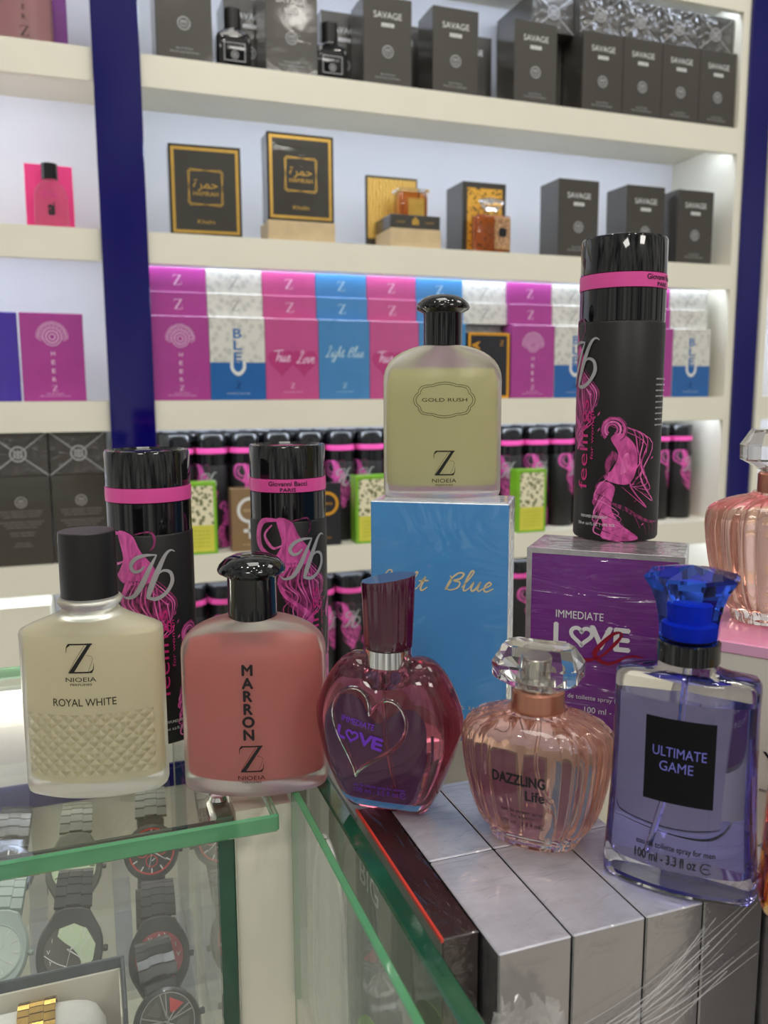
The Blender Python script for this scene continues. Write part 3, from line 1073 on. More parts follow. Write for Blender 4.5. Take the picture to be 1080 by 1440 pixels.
def make_can(label, loc, turn, band_turn=None, group=None, detail=True):
    t = thing('body_spray_can', label, 'body spray can', loc, 0, group)
    n = 64 if detail else 28
    r = CR
    bz = .1345
    obj('can_body', lathe([(r * .9, 0), (r * .97, .0006), (r, .0022), (r, bz - .0006), (r * .985, bz + .0002), (r * .97, bz + .0006)], n), can_black, t, angle=40)
    q = r * .985
    capg = lathe([(q * .99, bz + .0004), (q, bz + .0008), (q, bz + .0196), (q * .985, bz + .020), (q * .985, bz + .0290), (q, bz + .0294), (q, CH - .0018),
                  (q * .97, CH - .0003), (q * .92, CH), (q * .88, CH - .0012), (q * .80, CH - .0016), (.0001, CH - .0016)], n, True, False)
    obj('cap', capg, black_gloss, t, angle=30)
    bg = lathe([(q * .98, bz + .0201), (q * 1.012, bz + .0203), (q * 1.015, bz + .0245), (q * 1.012, bz + .0288), (q * .98, bz + .0290)], n, False, False)
    bnd = obj('pink_band', bg, pink_band, t, angle=50)
    if detail:
        bnd['label'] = 'pink plastic band'
    art, ink, mono, word = can_prints(detail)
    a = obj('printed_figure', art.cyl(r, turn, .00012), [pink_art, pink_dark, pink_pale], t, smooth=False)
    a['label'] = 'pink smoke figure print'
    obj('monogram', mono.cyl(r, turn, .0006), silver_ink, t, smooth=False)['label'] = 'silver script monogram'
    if detail:
        obj('small_print', ink.cyl(r, turn, .0006), [silver_ink, white_ink], t, smooth=False)
        obj('vertical_lettering', word.cyl(r, turn, .0006), magenta_ink, t, smooth=False)['label'] = 'pink vertical lettering'
    if band_turn is not None:
        bp = Print()
        bp.text('Giovanni Bacci', (0, bz + .0247), .0030, .0265, bold=.05)
        bp.text('PARIS', (0, bz + .0209), .0023, .0105, bold=.06)
        obj('band_lettering', bp.cyl(q * 1.016, band_turn, .0001), black_ink, bnd, smooth=False)
    return t


make_can('tall black body spray can behind the cream ROYAL WHITE bottle, lettering turned left', (.036, .546, 1.0), -.0183)
make_can('black body spray can behind the coral red bottle, band lettering facing front', (.1312, .568, 1.0), -.0095, -.0060)
make_can('tallest-standing black body spray can on top of the purple IMMEDIATE LOVE carton', (.3215, .4555, 1.1277), -.0600, .0115)


# ================================================================== cartons in the foreground
def sheet(color, name, rough=.35, coat=.9, wrap=True, s=.3):
    return mat(name, color, rough, coat=coat, coat_rough=.06, vary=.06, vary_scale=60,
               coat_bump=('wrap', (26, 26, 70), s, .005) if wrap else None)


def carton(name, label, loc, rz, w, d, h, mats, fm=None, cat='carton', group=None, b=.0006):
    """a boxed carton with its front-left bottom corner at loc; faces bottom top front right back left"""
    t = thing(name, label, cat, loc, rz, group)
    g = bbox(0, w, 0, d, 0, h, b)
    if fm:
        g = (g[0], g[1], [fm[i] for i in g[2]])
    else:
        g = (g[0], g[1], [0] * len(g[1]))
    obj('box_shell', g, mats, t, smooth=False)
    return t


blue_card = mat('light_blue_card', srgb(74, 150, 214), .35, coat=1, coat_rough=.03, vary=.06, vary_scale=60, coat_bump=('wrap', (14, 14, 20), .9, .006))
blue_side = sheet(srgb(215, 222, 232), 'pale_wrap_side', s=.8)
W_, H_ = .0865, .1532
bx = carton('perfume_carton', 'tall light blue shrink-wrapped carton with gold script under the pale yellow bottle', (.1668, .4935, 1.0), -33,
            W_, .043, H_, [blue_card, blue_side], [0, 1, 0, 1, 0, 0])
pr = Print()
script(pr, 'Light', (.004, .0975), .0055, 0, w=.031, lw=.18)
script(pr, 'Blue', (.047, .0985), .0058, 0, w=.030, lw=.18)
sm = Print().text('100 ML  3.4 FL OZ', (.064, .0215), .0022, .026)
obj('small_print', sm.plane(0), gold_ink, bx, smooth=False)
obj('gold_lettering', pr.plane(0), gold_ink, bx, smooth=False)['label'] = 'gold script lettering'
for k in (0, 1):
    obj('wrap_seam', xf(bbox(0, .0008, 0, .0012, .002, H_ - .002, .0003), (W_ - .0005, .001 + k * .040, 0)), film, bx, smooth=False)
obj('wrap_fold', join(xf(box(0, W_, 0, .0004, 0, .0004), (0, .0215, H_ + .0001)), bbox(.004, W_ - .001, .003, .04, H_, H_ + .0006, .0002)), film, bx, smooth=False)

purple_card = mat('purple_card', srgb(112, 32, 132), .32, coat=1.0, coat_rough=.05, vary=.06, vary_scale=60, coat_bump=('wrap', (18, 18, 130), .8, .006))
silver_wrap = mat('crinkled_clear_wrap_edge', srgb(190, 188, 190), .2, metal=.5, coat=1, vary=.25, vary_scale=150, coat_bump=('wrap', (60, 60, 90), .8, .005))
PW, PH, PD = .0904, .1275, .050
px_ = carton('perfume_carton', 'purple shrink-wrapped carton with white IMMEDIATE LOVE lettering under the tall spray can', (.2485, .440, 1.0), -42,
             PW, PD, PH, [purple_card, silver_wrap], [0, 1, 0, 1, 0, 1])
fr_ = Print().frame(0, PW, 0, PH, .0032)
obj('silver_border', fr_.plane(0, .0001), silver_wrap, px_, smooth=False)
pr = Print()
pr.text('IMMEDIATE', (.0325, .0860), .0046, .028, 0, bold=.01)
z0, hL = .0690, .0135
for ch, x, w in (('L', .0215, .0072), ('V', .0455, .0125), ('E', .0575, .0085)):
    pr.text(ch, (x, z0), hL, w, 0, bold=.08)
hp = heart_pts(36)
pr.ribbon([(.0340 + x * .0066, z0 + .0070 + y * .0064) for x, y in hp], .0024, 0, 1, closed=True)
sm = Print()
sm.text('eau de toilette spray for women', (.046, .0365), .0027, .052)
sm.text('100 ml - 3.3 fl oz', (.054, .0285), .0036, .034)
obj('small_print', sm.plane(0), white_ink, px_, smooth=False)
obj('white_lettering', pr.plane(0), white_ink, px_, smooth=False)['label'] = 'white IMMEDIATE LOVE lettering'
red_rib = mat('dark_red_print', srgb(150, 18, 48), .35, vary=.25, vary_scale=120)
pr = Print()
pr.ribbon([(.012, .0665), (.024, .0648), (.034, .0612), (.045, .0640), (.054, .0735), (.0575, .0795), (.052, .0785), (.042, .066), (.050, .0605), (.063, .0665), (.074, .0655)],
          (.0004, .0012, .0024, .0012, .0022, .0008, .0020, .0030, .0020, .0014, .0004), 0, 6)
obj('red_ribbon_print', pr.plane(0, .0006), red_rib, px_, smooth=False)['label'] = 'dark red ribbon print'

# white carton with a pink lid, at the right edge
pink_lid = mat('pink_lid_card', srgb(236, 150, 190), .25, coat=.8, vary=.06)
pink_edge = mat('pink_lid_edge', srgb(240, 180, 212), .3, coat=.5, vary=.05)
wt_ = thing('perfume_carton', 'white carton with pink top and dark letters beyond the blue bottle', 'carton', (.278, .332, 1.0), -56)
obj('box_shell', bbox(0, .12, 0, .098, 0, .094), cream, wt_, smooth=False)
g = bbox(-.0005, .1205, -.0005, .0985, .094, .1000)
obj('pink_lid', (g[0], g[1], [0 if m == 1 else 1 for m in g[2]]), [pink_lid, pink_edge], wt_, smooth=False)
pr = Print()
pr.text('YZ', (.047, .040), .0085, bold=.0)
pr.text('eau de parfum', (.047, .028), .002)
obj('lettering', pr.plane(0), black_ink, wt_, smooth=False)

# ------------------------------------------------------------------ the wrapped block of silver cartons
top_sheen_card = mat('wrapped_top_painted_sheen', srgb(196, 196, 208), .35, metal=.3, coat=1.0, coat_rough=.1, vary=.2, vary_scale=70,  # silver tops coloured paler: the bright wall's reflection is put into the colour
               coat_bump=('wrap', (45, 70, 45), .7, .004))
XS = [.1437, .1779, .2138, .2440, .2775, .3120]
YS = [.2707, .3418, .4130, .4842]
place_words = ['leftmost', 'second', 'third', 'fourth', 'fifth']
row_words = ['front row', 'middle row', 'back row']
seen = {(0, 0): 'silver carton at the front left corner of the wrapped block, below the peach bottle',
        (0, 1): 'silver carton second from left in the front row of the wrapped block',
        (0, 2): 'silver carton third from left in the front row, under the blue bottle left end',
        (0, 3): 'silver carton fourth from left in front row under the blue bottle right end',
        (1, 0): 'silver carton in the middle row beside the dark carton, behind the front left one',
        (1, 1): 'silver carton in the middle row carrying the peach ribbed bottle',
        (1, 2): 'silver carton in the middle row between the peach and the blue bottle',
        (2, 0): 'silver carton in the back row beside the heart bottle'}
for (r_, c), lab in seen.items():
    w = XS[c + 1] - XS[c] - .0008
    carton('silver_carton', lab, (XS[c] + .0002, YS[r_], .8685), 0, w, YS[r_ + 1] - YS[r_] - .0008, .131,
           [silver_foil, top_sheen_card], [0, 1, 0, 0, 0, 0], group='silver cartons wrapped as one block')
carton('silver_carton', 'silver carton standing forward at the right edge under the amber bottle', (.2778, .222, .8685), 0, .05, .12, .131,
       [silver_foil, top_sheen_card], [0, 1, 0, 0, 0, 0], group='silver cartons wrapped as one block')
dark_card = mat('dark_brown_card', srgb(46, 30, 30), .25, coat=1.0, coat_rough=.05, vary=.3, vary_scale=30, coat_bump=('wrap', (70, 14, 70), .9, .005))
red_edge = mat('red_card_edge', srgb(206, 62, 48), .4, coat=.4, vary=.1)
grey_card = mat('grey_card', srgb(120, 122, 116), .4, coat=.7, vary=.2, vary_scale=15)
dk = carton('perfume_carton', 'long dark brown wrapped carton with red edge between glass pane and silver cartons', (.1265, .2866, .8685), 0,
            .0165, .115, .131, [dark_card, grey_card], [0, 0, 0, 0, 0, 1])
obj('red_edge', box(-.0006, .0006, .0, .115, .1296, .1313), red_edge, dk, smooth=False)['label'] = 'red edge strip'
pr = Print()
pr.text('BIG', (-.094, .0945), .0135, .030, bold=.01)
obj('lettering', pr.plane_left(0), white_ink, dk, smooth=False)['label'] = 'white lettering'
carton('perfume_carton', 'grey carton at the far end of the glass well behind the dark brown one', (.1265, .4035, .8685), 0, .0165, .1, .125, [grey_card])
# lime paper low in the well and a rounded reflection outline added as a clear sheet
lime = mat('lime_paper', srgb(170, 210, 90), .6, vary=.1)
tag(obj('paper_tag', lathe([(.0, 0), (.035, 0), (.035, .0006), (.0, .0006)], 32, False, False), lime, loc=(.1085, .305, .8690), rot=(0, R(90), 0)),
    'round lime green paper tag low inside the glass well', 'paper tag')
bpy.data.objects['paper_tag'].location = (.1085, .315, .905)
pr = Print()
po = [(-.030, -.06), (.030, -.06), (.034, -.02), (.030, .03), (.018, .058), (.002, .066), (-.018, .056), (-.030, .02)]
ou = spline(po, 6, True)
pg = loft([[(-.0006, p[0], p[1]) for p in ou], [(.0006, p[0] * .97, p[1] * .97) for p in ou]])
pt = thing('reflection_sheet', 'clear rounded sheet added for a reflection behind the green-edged pane', 'reflection sheet', (.1072, .385, .930))
obj('outline_sheet', pg, film, pt)
obj('reflection_outline', tube([(-.001, p[0] * .96, p[1] * .96) for p in ou], .0009, 6, True), mat('milky_outline', srgb(225, 228, 222), .3, trans=.3, vary=.05), pt)

# stretch film strands over the carton fronts and a crumpled bit of film
rnd = random.Random(3)
strands = []
for i in range(15):
    z_a, z_b = .935 + rnd.uniform(-.012, .02), .985 + rnd.uniform(-.022, .012)
    x_a, x_b = .150 + rnd.uniform(-.004, .035), .272 + rnd.uniform(-.03, .003)
    path = spline([(x_a, .2696 - rnd.uniform(0, .001), z_a), ((x_a + x_b) / 2, .2680, (z_a + z_b) / 2 - .005), (x_b, .2696, z_b)], 10)
    strands.append(tube(path, rnd.uniform(.00010, .00028), 5))
film_strand = mat('milky_film_strand', srgb(235, 235, 238), .3, alpha=.28, vary=.05)
tag(obj('stretch_film', join(*strands), film_strand), 'loose strands of clear stretch film across the silver carton fronts', 'stretch film', kind='stuff')
bm_v, bm_f = [], []
n = 22
for j in range(n):
    for i in range(n):
        u, v = i / (n - 1) - .5, j / (n - 1) - .5
        k = max(0, 1 - 2.2 * math.hypot(u, v))
        bm_v.append((u * .046 + rnd.uniform(-1, 1) * .0012, -.004 - .012 * k + rnd.uniform(-1, 1) * .0016, v * .05 + rnd.uniform(-1, 1) * .0012))
for j in range(n - 1):
    for i in range(n - 1):
        if math.hypot((i + .5) / (n - 1) - .5, (j + .5) / (n - 1) - .5) < .47 + .05 * math.sin(i * 2.1 + j):
            bm_f.append((j * n + i, j * n + i + 1, (j + 1) * n + i + 1, (j + 1) * n + i))
tag(obj('crumpled_film', (bm_v, bm_f), pane_mat('crumpled_film_sheet', (.95, .95, .96), ior=1.9, haze=.12), loc=(.150, .266, .962), smooth=False),
    'crumpled knot of clear film on the front left silver carton', 'plastic film')


# ================================================================== heart bottle
def heart_bottle(loc, rz):
    t = thing('heart_perfume_bottle', 'maroon heart-shaped glass bottle with tall fluted dark red cap', 'perfume bottle', loc, rz)
    A = .0400

    def zt(x, k=1.0):
        u = abs(x) / A
        lobe = .0850 - .0165 * ((u - .42) / .58) ** 2 * (1.0 if u > .42 else .45)
        if u > .42:
            lobe = .0850 - .0300 * ((u - .42) / .58) ** 2.2
        dip = .0050 * max(0, 1 - u / .42) ** 2
        return lobe - dip

    def zb(x):
        u = abs(x) / A
        return 0.0 if u < .46 else .0480 * ((u - .46) / .54) ** 1.55

    def geo(s, zlo=None, zhi=None, N=41, K=40):
        rings = []
        for i in range(N):
            x = -A * math.cos(PI * i / (N - 1))
            x *= .998
            u = abs(x) / A
            lo, hi = zb(x), zt(x)
            c, h = (lo + hi) / 2, (hi - lo) / 2
            th = .0195 * (1 - u ** 3.2) ** .55 + .0006
            h = max(h * (1 if u < .97 else .9), .0008)
            r = []
            for k in range(K):
                a = 2 * PI * k / K
                e = 2 / 2.5
                yy = th * math.copysign(abs(math.cos(a)) ** e, math.cos(a))
                zz = c + h * math.copysign(abs(math.sin(a)) ** e, math.sin(a))
                # narrower foot
                f = .78 + .22 * min(1, max(0, zz / .03))
                r.append((x, yy * f, zz))
            rings.append(r)
        if s != 1:
            rings = [[(p[0] * s, p[1] * (s - .08), min(zhi, max(zlo, .042 + (p[2] - .042) * s))) for p in r] for r in rings]
        return loft(rings)
    gb = geo(1)
    obj('glass_body', gb, glass, t, angle=70)
    obj('perfume', geo(.88, .009, .0735), mat('maroon_perfume', (.50, .12, .19), 0.0, trans=.86, ior=1.12, vary=.02), t, angle=50)
    # raised heart outline on the front, leaning
    hp_ = []
    ca, sa = math.cos(R(-13)), math.sin(R(-13))
    bv = BVHTree.FromPolygons([Vector(v) for v in gb[0]], gb[1])
    for x, y in heart_pts(48):
        x, y = x * .0215, y * .0265
        x, y = x * ca - y * sa, x * sa + y * ca
        x, y = x - .006, y + .0505
        h = bv.ray_cast(Vector((x, -.1, y)), Vector((0, 1, 0)))
        hp_.append((x, (h[0].y if h[0] else -.018) + .0003, y))
    obj('raised_heart', tube(hp_, .0010, 8, True), mat('plum_glass', (.72, .48, .58), .05, trans=1.0, ior=1.4, vary=.03), t)['label'] = 'raised glass heart outline'
    zn = .078
    obj('glass_neck', lathe([(.0135, zn - .008), (.0132, zn), (.0122, zn + .0025), (.0001, zn + .0026)], 40, True, False), glass, t)
    obj('collar', lathe([(.0118, zn + .0022), (.0126, zn + .0025), (.0124, zn + .0112), (.0118, zn + .0115), (.0001, zn + .0116)], 48, False, False), chrome, t, angle=30)['label'] = 'silver collar'
    n = 72
    rings = []
    for i, (r, z) in enumerate([(.0122, 0), (.0127, .0006), (.0129, .006), (.0132, .014), (.0136, .023), (.0139, .031), (.0141, .0355), (.0139, .0362)]):
        rr = []
        for k in range(n):
            a = 2 * PI * k / n
            q = r * (1 + .018 * math.cos(12 * a))
            x, y = q * math.cos(a), q * math.sin(a)
            rr.append((x, y, zn + .0117 + z + (.0022 * x / .0139 if i >= 6 else 0)))
        rings.append(rr)
    obj('cap', loft(rings), mat('maroon_lacquer', srgb(74, 8, 42), .08, coat=1.0, vary=.2, vary_scale=150), t, angle=50)['label'] = 'dark red fluted cap'
    obj('dip_tube', tube([(0, 0, zn - .004), (.001, .002, .04), (.006, .004, .012)], .0012, 8), glass, t)
    pr = Print()
    ro = R(-11)
    pr.text('IMMEDIATE', (-.0105, .0525), .0030, .0180, bold=.02, rot=ro)
    ox, oz, h = -.0108, .0432, .0062
    c, s = math.cos(ro), math.sin(ro)
    for ch, x, w in (('L', -.0092, .0046), ('V', .0042, .0072), ('E', .0108, .0052)):
        pr.text(ch, (ox + x * c, oz + x * s), h, w, bold=.12, rot=ro)
    hx = -.0033
    pr.ribbon([(ox + (hx + x * .0034) * c - (.0030 + y * .0033) * s, oz + (hx + x * .0034) * s + (.0030 + y * .0033) * c) for x, y in heart_pts(30)], .0012, 0, 1, closed=True)
    sm = Print()
    sm.text('eau de toilette spray for women', (0, .0185), .0019, .028)
    sm.text('100 ml - 3.3 fl oz', (-.002, .0145), .0030, .024)
    ce_mark(sm, (.0125, .0158), .0034, 0)
    obj('small_print', sm.project(gb), purple_ink, t, smooth=False)
    obj('printed_lettering', pr.project(gb), purple_ink, t, smooth=False)['label'] = 'purple lettering'


heart_bottle((.1432, .3960, 1.0003), -38)


# ================================================================== ribbed peach bottle with a crystal stopper
def dazzling(label, loc, rz, front=True, k=1.0):
    t = thing('ribbed_perfume_bottle', label, 'perfume bottle', loc, rz)
    n = 128
    prof = [(.55, .0), (.60, .0008), (.615, .003), (.63, .0055), (.72, .0085), (.80, .0135), (.875, .0215), (.935, .031), (.98, .041), (1.0, .0485), (.995, .0535), (.965, .0575),
            (.90, .0600), (.78, .0622), (.64, .0640), (.50, .0652), (.40, .0662), (.385, .0672)]

    def outline(s, z, amp, sub=0.0):
        o = []
        for i in range(n):
            a = 2 * PI * i / n
            c, q = math.cos(a), math.sin(a)
            e = 2 / 2.3
            x = .0366 * math.copysign(abs(c) ** e, c)
            y = .0265 * math.copysign(abs(q) ** e, q)
            flat = max(0, 1 - abs(a - 1.5 * PI) / .62) ** .5        # plain panel in front
            m_ = 1 + amp * (abs(math.cos(10 * a)) - .6) * (1 - flat)
            if s < .5:
                m2 = min(1, (.5 - s) / .1)
                rr = .0148 * s / .39
                x, y = x * s * (1 - m2) + rr * c * m2, y * s * (1 - m2) + rr * q * m2
            else:
                x, y = x * s, y * s
            o.append((x * m_ - math.copysign(min(abs(x), sub), x), y * m_ - math.copysign(min(abs(y), sub), y), z))
        return o
    gb = loft([outline(s, z, .075 if .6 < s else .03) for s, z in prof])
    obj('glass_body', gb, mat('pink_tinted_glass', (.99, .93, .91), 0.0, trans=1, ior=1.48, vary=.01), t, angle=60)
    lp = [(.60, .0080), (.70, .0095), (.78, .0145), (.855, .0225), (.915, .032), (.955, .041), (.975, .048), (.965, .0525), (.93, .0555), (.80, .0580)]
    obj('perfume', loft([outline(s, z, .035, .0022) for s, z in lp]), mat('peach_perfume', (.93, .64, .54), 0.0, trans=.90, ior=1.12, vary=.02), t, angle=50)
    cop = mat('rose_copper', srgb(205, 142, 118), .28, metal=.75, vary=.08)
    obj('collar', lathe([(.0120, .0665), (.0130, .0668), (.0130, .0762), (.0122, .0772), (.0001, .0773)], 48, True, False), cop, t, angle=30)['label'] = 'rose copper collar'

    def octo(hx, hy, c, z):
        return [(hx - c, -hy, z), (hx, -hy + c, z), (hx, hy - c, z), (hx - c, hy, z), (-hx + c, hy, z), (-hx, hy - c, z), (-hx, -hy + c, z), (-hx + c, -hy, z)]
    cg = loft([octo(.0120, .0090, .0035, .0780), octo(.0132, .0100, .004, .0790), octo(.0205, .0140, .005, .0832), octo(.0208, .0142, .005, .0905), octo(.0168, .0085, .004, .0985), octo(.0162, .0080, .0038, .0990)])
    st = obj('crystal_stopper', cg, crystal, t, smooth=False)
    obj('stopper_core', lathe([(.0100, .0774), (.0100, .0840), (.0075, .0842), (.0075, .0915), (.0068, .0920), (.0001, .0920)], 32, True, False),
        mat('pale_metal', (.62, .60, .52), .2, metal=.9, vary=.05), st, angle=30)
    obj('dip_tube', tube([(0, 0, .07), (.002, .001, .04), (.010, .002, .010)], .0012, 8), glass, t)
    pr, sm = Print(), Print()
    if front:
        pr.text('DAZZLING', (-.0015, .0375), .0052, .0255, bold=.08)
        pr.text('Life', (.0065, .0302), .0050, .0088, bold=.06)
        sm.text('eau de parfum spray', (0, .0225), .0018, .0205)
        sm.text('for women', (0, .0195), .0018, .0110)
        sm.text('100 ml - 3.3 fl oz', (-.001, .0155), .0022, .0190)
        ce_mark(sm, (.0095, .0165), .0026, 0)
    else:
        for i, s in enumerate(('BEST BEFORE', 'BACKEN ON', 'BOTTLE BOTTOM', 'DO NOT EAT')):
            pr.text(s, (-.001, .0485 - .0028 * i), .0017, .017)
    obj('name_lettering', pr.project(gb), black_ink, t, smooth=False)
    if front:
        obj('small_print', sm.project(gb), black_ink, t, smooth=False)
    if k != 1:
        t.scale = (k, k, k)
    return t


dazzling('peach ribbed glass bottle with clear crystal stopper, DAZZLING print, on the silver cartons', (.2026, .3452, 1.0), -46)
dazzling('peach ribbed glass bottle with crystal stopper standing on the pink-topped white carton', (.3395, .3350, 1.1002), -30, False, 1.02)


# ================================================================== blue bottle
def blue_bottle(loc, rz):
    t = thing('blue_perfume_bottle', 'violet-blue flared glass bottle with black front label and translucent blue cap', 'perfume bottle', loc, rz)
    a, b = .0332, .0160
    base = lens(a, b, .0085)
    prof = [(.93, .90, 0), (.985, .97, .0010), (1.0, 1.0, .0035), (.995, 1.0, .010), (.965, .96, .024), (.935, .93, .042), (.918, .91, .062), (.912, .90, .082), (.918, .90, .0935),
            (.910, .885, .0965), (.87, .80, .0985)]
    rings = [ring(base, z, sx, sy) for sx, sy, z in prof]
    rings.append(ring(blend(base, circle_even(base, .0145), .55), .1000, .8, .7))
    rings.append(ring(circle_even(base, .0128), .1012))
    rings.append(ring(circle_even(base, .0118), .1040))
    gb = loft(rings)
    obj('glass_body', gb, glass, t, angle=50)
    lb = lens(a - .0035, b - .0035, .0055)
    lp = [(.93, .90, .0105), (.96, .93, .013), (.955, .95, .024), (.925, .92, .042), (.905, .90, .062), (.90, .89, .080), (.90, .88, .0875)]
    obj('perfume', loft([ring(lb, z, sx, sy) for sx, sy, z in lp]), mat('violet_perfume', (.44, .43, .80), 0.0, trans=1, ior=1.12, vary=.02), t, angle=50)
    obj('blue_base', loft([ring(lb, .0012, .90, .9), ring(lb, .0026, .93, .93)]), mat('blue_base_tint', srgb(20, 20, 150), .1, coat=.5, vary=.1), t, angle=40)
    obj('collar', lathe([(.0122, .1036), (.0133, .1040), (.0133, .1125), (.0127, .1130), (.0001, .1141)], 48, True, False), black_gloss, t, angle=30)['label'] = 'black collar'
    n = 8
    rings = []
    for r, z in [(.0124, .1132), (.0129, .1140), (.0132, .119), (.0138, .1245), (.0150, .130), (.0172, .1358), (.0200, .1400), (.0206, .1410), (.0192, .1425)]:
        rings.append([(r * math.cos(2 * PI * (i + .5) / n), r * math.sin(2 * PI * (i + .5) / n), z) for i in range(n)])
    V, F, FM = loft(rings, True, False)
    k = len(V)
    V.append((0, 0, .1462))
    m_ = (len(rings) - 1) * n
    for i in range(n):
        F.append((m_ + i, m_ + (i + 1) % n, k))
        FM.append(0)
    cp = obj('cap', (V, F, FM), mat('blue_translucent', (.03, .11, .74), .03, trans=1.0, ior=1.2, vary=.03), t, smooth=False)
    cp['label'] = 'translucent cobalt blue faceted cap'
    obj('spray_pump', lathe([(.0102, .1142), (.0104, .1150), (.0104, .1205), (.0075, .1215), (.0075, .1300), (.0065, .1310), (.0001, .1311)], 32, True, False),
        mat('blue_pump', srgb(40, 110, 215), .3, vary=.05), cp, angle=30)
    obj('dip_tube', tube([(0, 0, .1), (-.002, .001, .06), (-.012, .002, .013)], .0013, 8), glass, t)
    lab = Print().rect(-.0145, .0145, .0430, .0810, 0, 0, 10, 6)
    lo = obj('front_label', lab.project(gb, .0003), mat('label_black', (.006, .006, .008), .45, spec=.15, vary=.1), t, smooth=False)
    lo['label'] = 'square black label'
    pr = Print()
    pr.text('ULTIMATE', (0, .0640), .0044, .0222)
    pr.text('GAME', (-.001, .0575), .0044, .0140)
    obj('label_lettering', pr.project(gb, .0006), lav_ink, lo, smooth=False)
    pr = Print()
    pr.text('eau de toilette spray for men', (0, .0215), .0025, .0330, bold=.05)
    pr.text('100 ml - 3.3 fl oz', (-.004, .0150), .0042, .0260, bold=.05)
    ce_mark(pr, (.0132, .0163), .0046, 0)
    obj('printed_lettering', pr.project(gb, .0004), black_ink, t, smooth=False)


blue_bottle((.2440, .2885, 1.0), -47)

# amber bottle cut by the right edge
t = thing('amber_perfume_bottle', 'amber gold glass bottle cut off by the right edge of the photo', 'perfume bottle', (.2835, .2475, 1.0), -40)
ab = superell(.024, .020, 3)
obj('glass_body', loft([ring(ab, z, s, s) for s, z in [(.8, 0), (.94, .001), (.99, .004), (1, .010), (.97, .03), (.93, .05), (.86, .058), (.6, .062), (.42, .064), (.4, .068)]]),
    mat('amber_glass', (.95, .72, .36), 0.0, trans=1, ior=1.48, vary=.1, vary_scale=90), t, angle=50)
obj('perfume', loft([ring(ab, z, s, s) for s, z in [(.80, .006), (.86, .03), (.82, .05), (.7, .054)]]), mat('amber_perfume', (.85, .48, .12), 0, trans=1, ior=1.12, vary=.05), t)
obj('cap', lathe([(.009, .068), (.010, .0685), (.010, .09), (.009, .091), (.0001, .091)], 32, True, False), gold_foil, t, angle=30)


# ================================================================== goods on the wall shelves
YF = YW + .010
CACHE = {}


def box_data(key, w, d, h, mats, fm, prints):
    """one mesh for a shelf carton with its print; prints: list of (geo, first material index)"""
    if key not in CACHE:
        g = bbox(0, w, 0, d, 0, h, .0006)
        shell = (g[0], g[1], [fm[i] for i in g[2]] if fm else [0] * len(g[1]))
        CACHE[key] = (mesh_data(key + '_shell', *shell[:2], mats[0], shell[2], False),
                      [(nm, mesh_data(key + '_' + nm, pg[0], pg[1], pm, pg[2], False)) for nm, pg, pm in prints])
    return CACHE[key]


def shelf_box(name, label, key, loc, rz=0, group=None, cat='carton', lie=False):
    sh, pr_ = CACHE[key]
    t = thing(name, label, cat, loc, rz, group)
    parts = [('box_shell', sh)] + list(pr_)
    for nm, me in parts:
        o = bpy.data.objects.new(nm, me)
        COL.objects.link(o)
        o.parent = t
    return t


GLOSS = dict(coat=.8, coat_rough=.08)


def card(name, rgb, wrap=.25, **k):
    return mat(name, srgb(*rgb), .4, coat=.8, coat_rough=.08, vary=.08, vary_scale=40, coat_bump=('wrap', (22, 22, 40), wrap, .004) if wrap else None, **k)


# --- dark SAVAGE cartons
SW, SD, SH_ = .0810, .0640, .1320
sav_card = card('charcoal_card', (60, 56, 50), .06)
pr = Print()
pr.text('SAVAGE', (SW / 2, .1005), .0092, .047, 1)
pr.rect(SW / 2 - .0105, SW / 2 + .0105, .0880, .0935, 1)
pr.text('ELIXIR', (SW / 2, .0892), .0028, .016, 2, layer=1)


def sav_emblem(pr, at, r):
    pr.circle(at, r, r * .22, 0, 0, 18)
    pr.ribbon([(at[0] - r * .5, at[1] - r * .5), (at[0] - r * .4, at[1] + r * .5), (at[0], at[1]), (at[0] + r * .4, at[1] + r * .5), (at[0] + r * .5, at[1] - r * .5)], r * .24, 0, 2)
    pr.ribbon([(at[0], at[1] + r * .6), (at[0], at[1] - r * .6)], r * .2, 0, 1)
    pr.arc(at, r * .55, R(200), R(340), r * .2, 0, 0, 6)


sav_emblem(pr, (SW / 2, .052), .0085)
pr.text('Eau de Parfum', (SW / 2, .0165), .0030, .024, 0)
pr.text('Natural Spray Vaporisateur', (SW / 2, .0115), .0030, .042, 0)
box_data('savage_standing', SW, SD, SH_, [sav_card], None, [('front_print', pr.plane(0), [silver_ink, white_ink, black_ink])])
crinkle = mat('crinkled_film_end', srgb(70, 66, 62), .3, coat=1, coat_rough=.04, vary=.5, vary_scale=45, coat_bump=('wrap', (60, 60, 60), 1.0, .006))
pr = Print()
for a, b in (((0, 0), (SW, SD)), ((0, SD), (SW, 0))):
    pr.ribbon([a, ((a[0] + b[0]) / 2, (a[1] + b[1]) / 2), b], .0016, 0, 2)
sav_emblem(pr, (SW / 2, SD / 2), .0105)
box_data('savage_lying', SW, SH_, SD, [[sav_card, crinkle]], [0, 0, 1, 0, 0, 0], [('end_print', pr.plane(0), [silver_ink])])
pr = Print()
sav_emblem(pr, (SW / 2, .094), .0075)
for i, (z, w) in enumerate([(.080, .058), (.076, .056), (.072, .05), (.064, .06), (.060, .05), (.056, .042), (.048, .034), (.044, .03), (.032, .02), (.028, .026)]):
    pr.text('parfum vaporisateur natural spray alcohol'[:int(w * 600)], (SW / 2, z), .0022, w, 0)
box_data('savage_reverse', SW, SD, SH_, [sav_card], None, [('back_print', pr.plane(0), [grey_ink])])

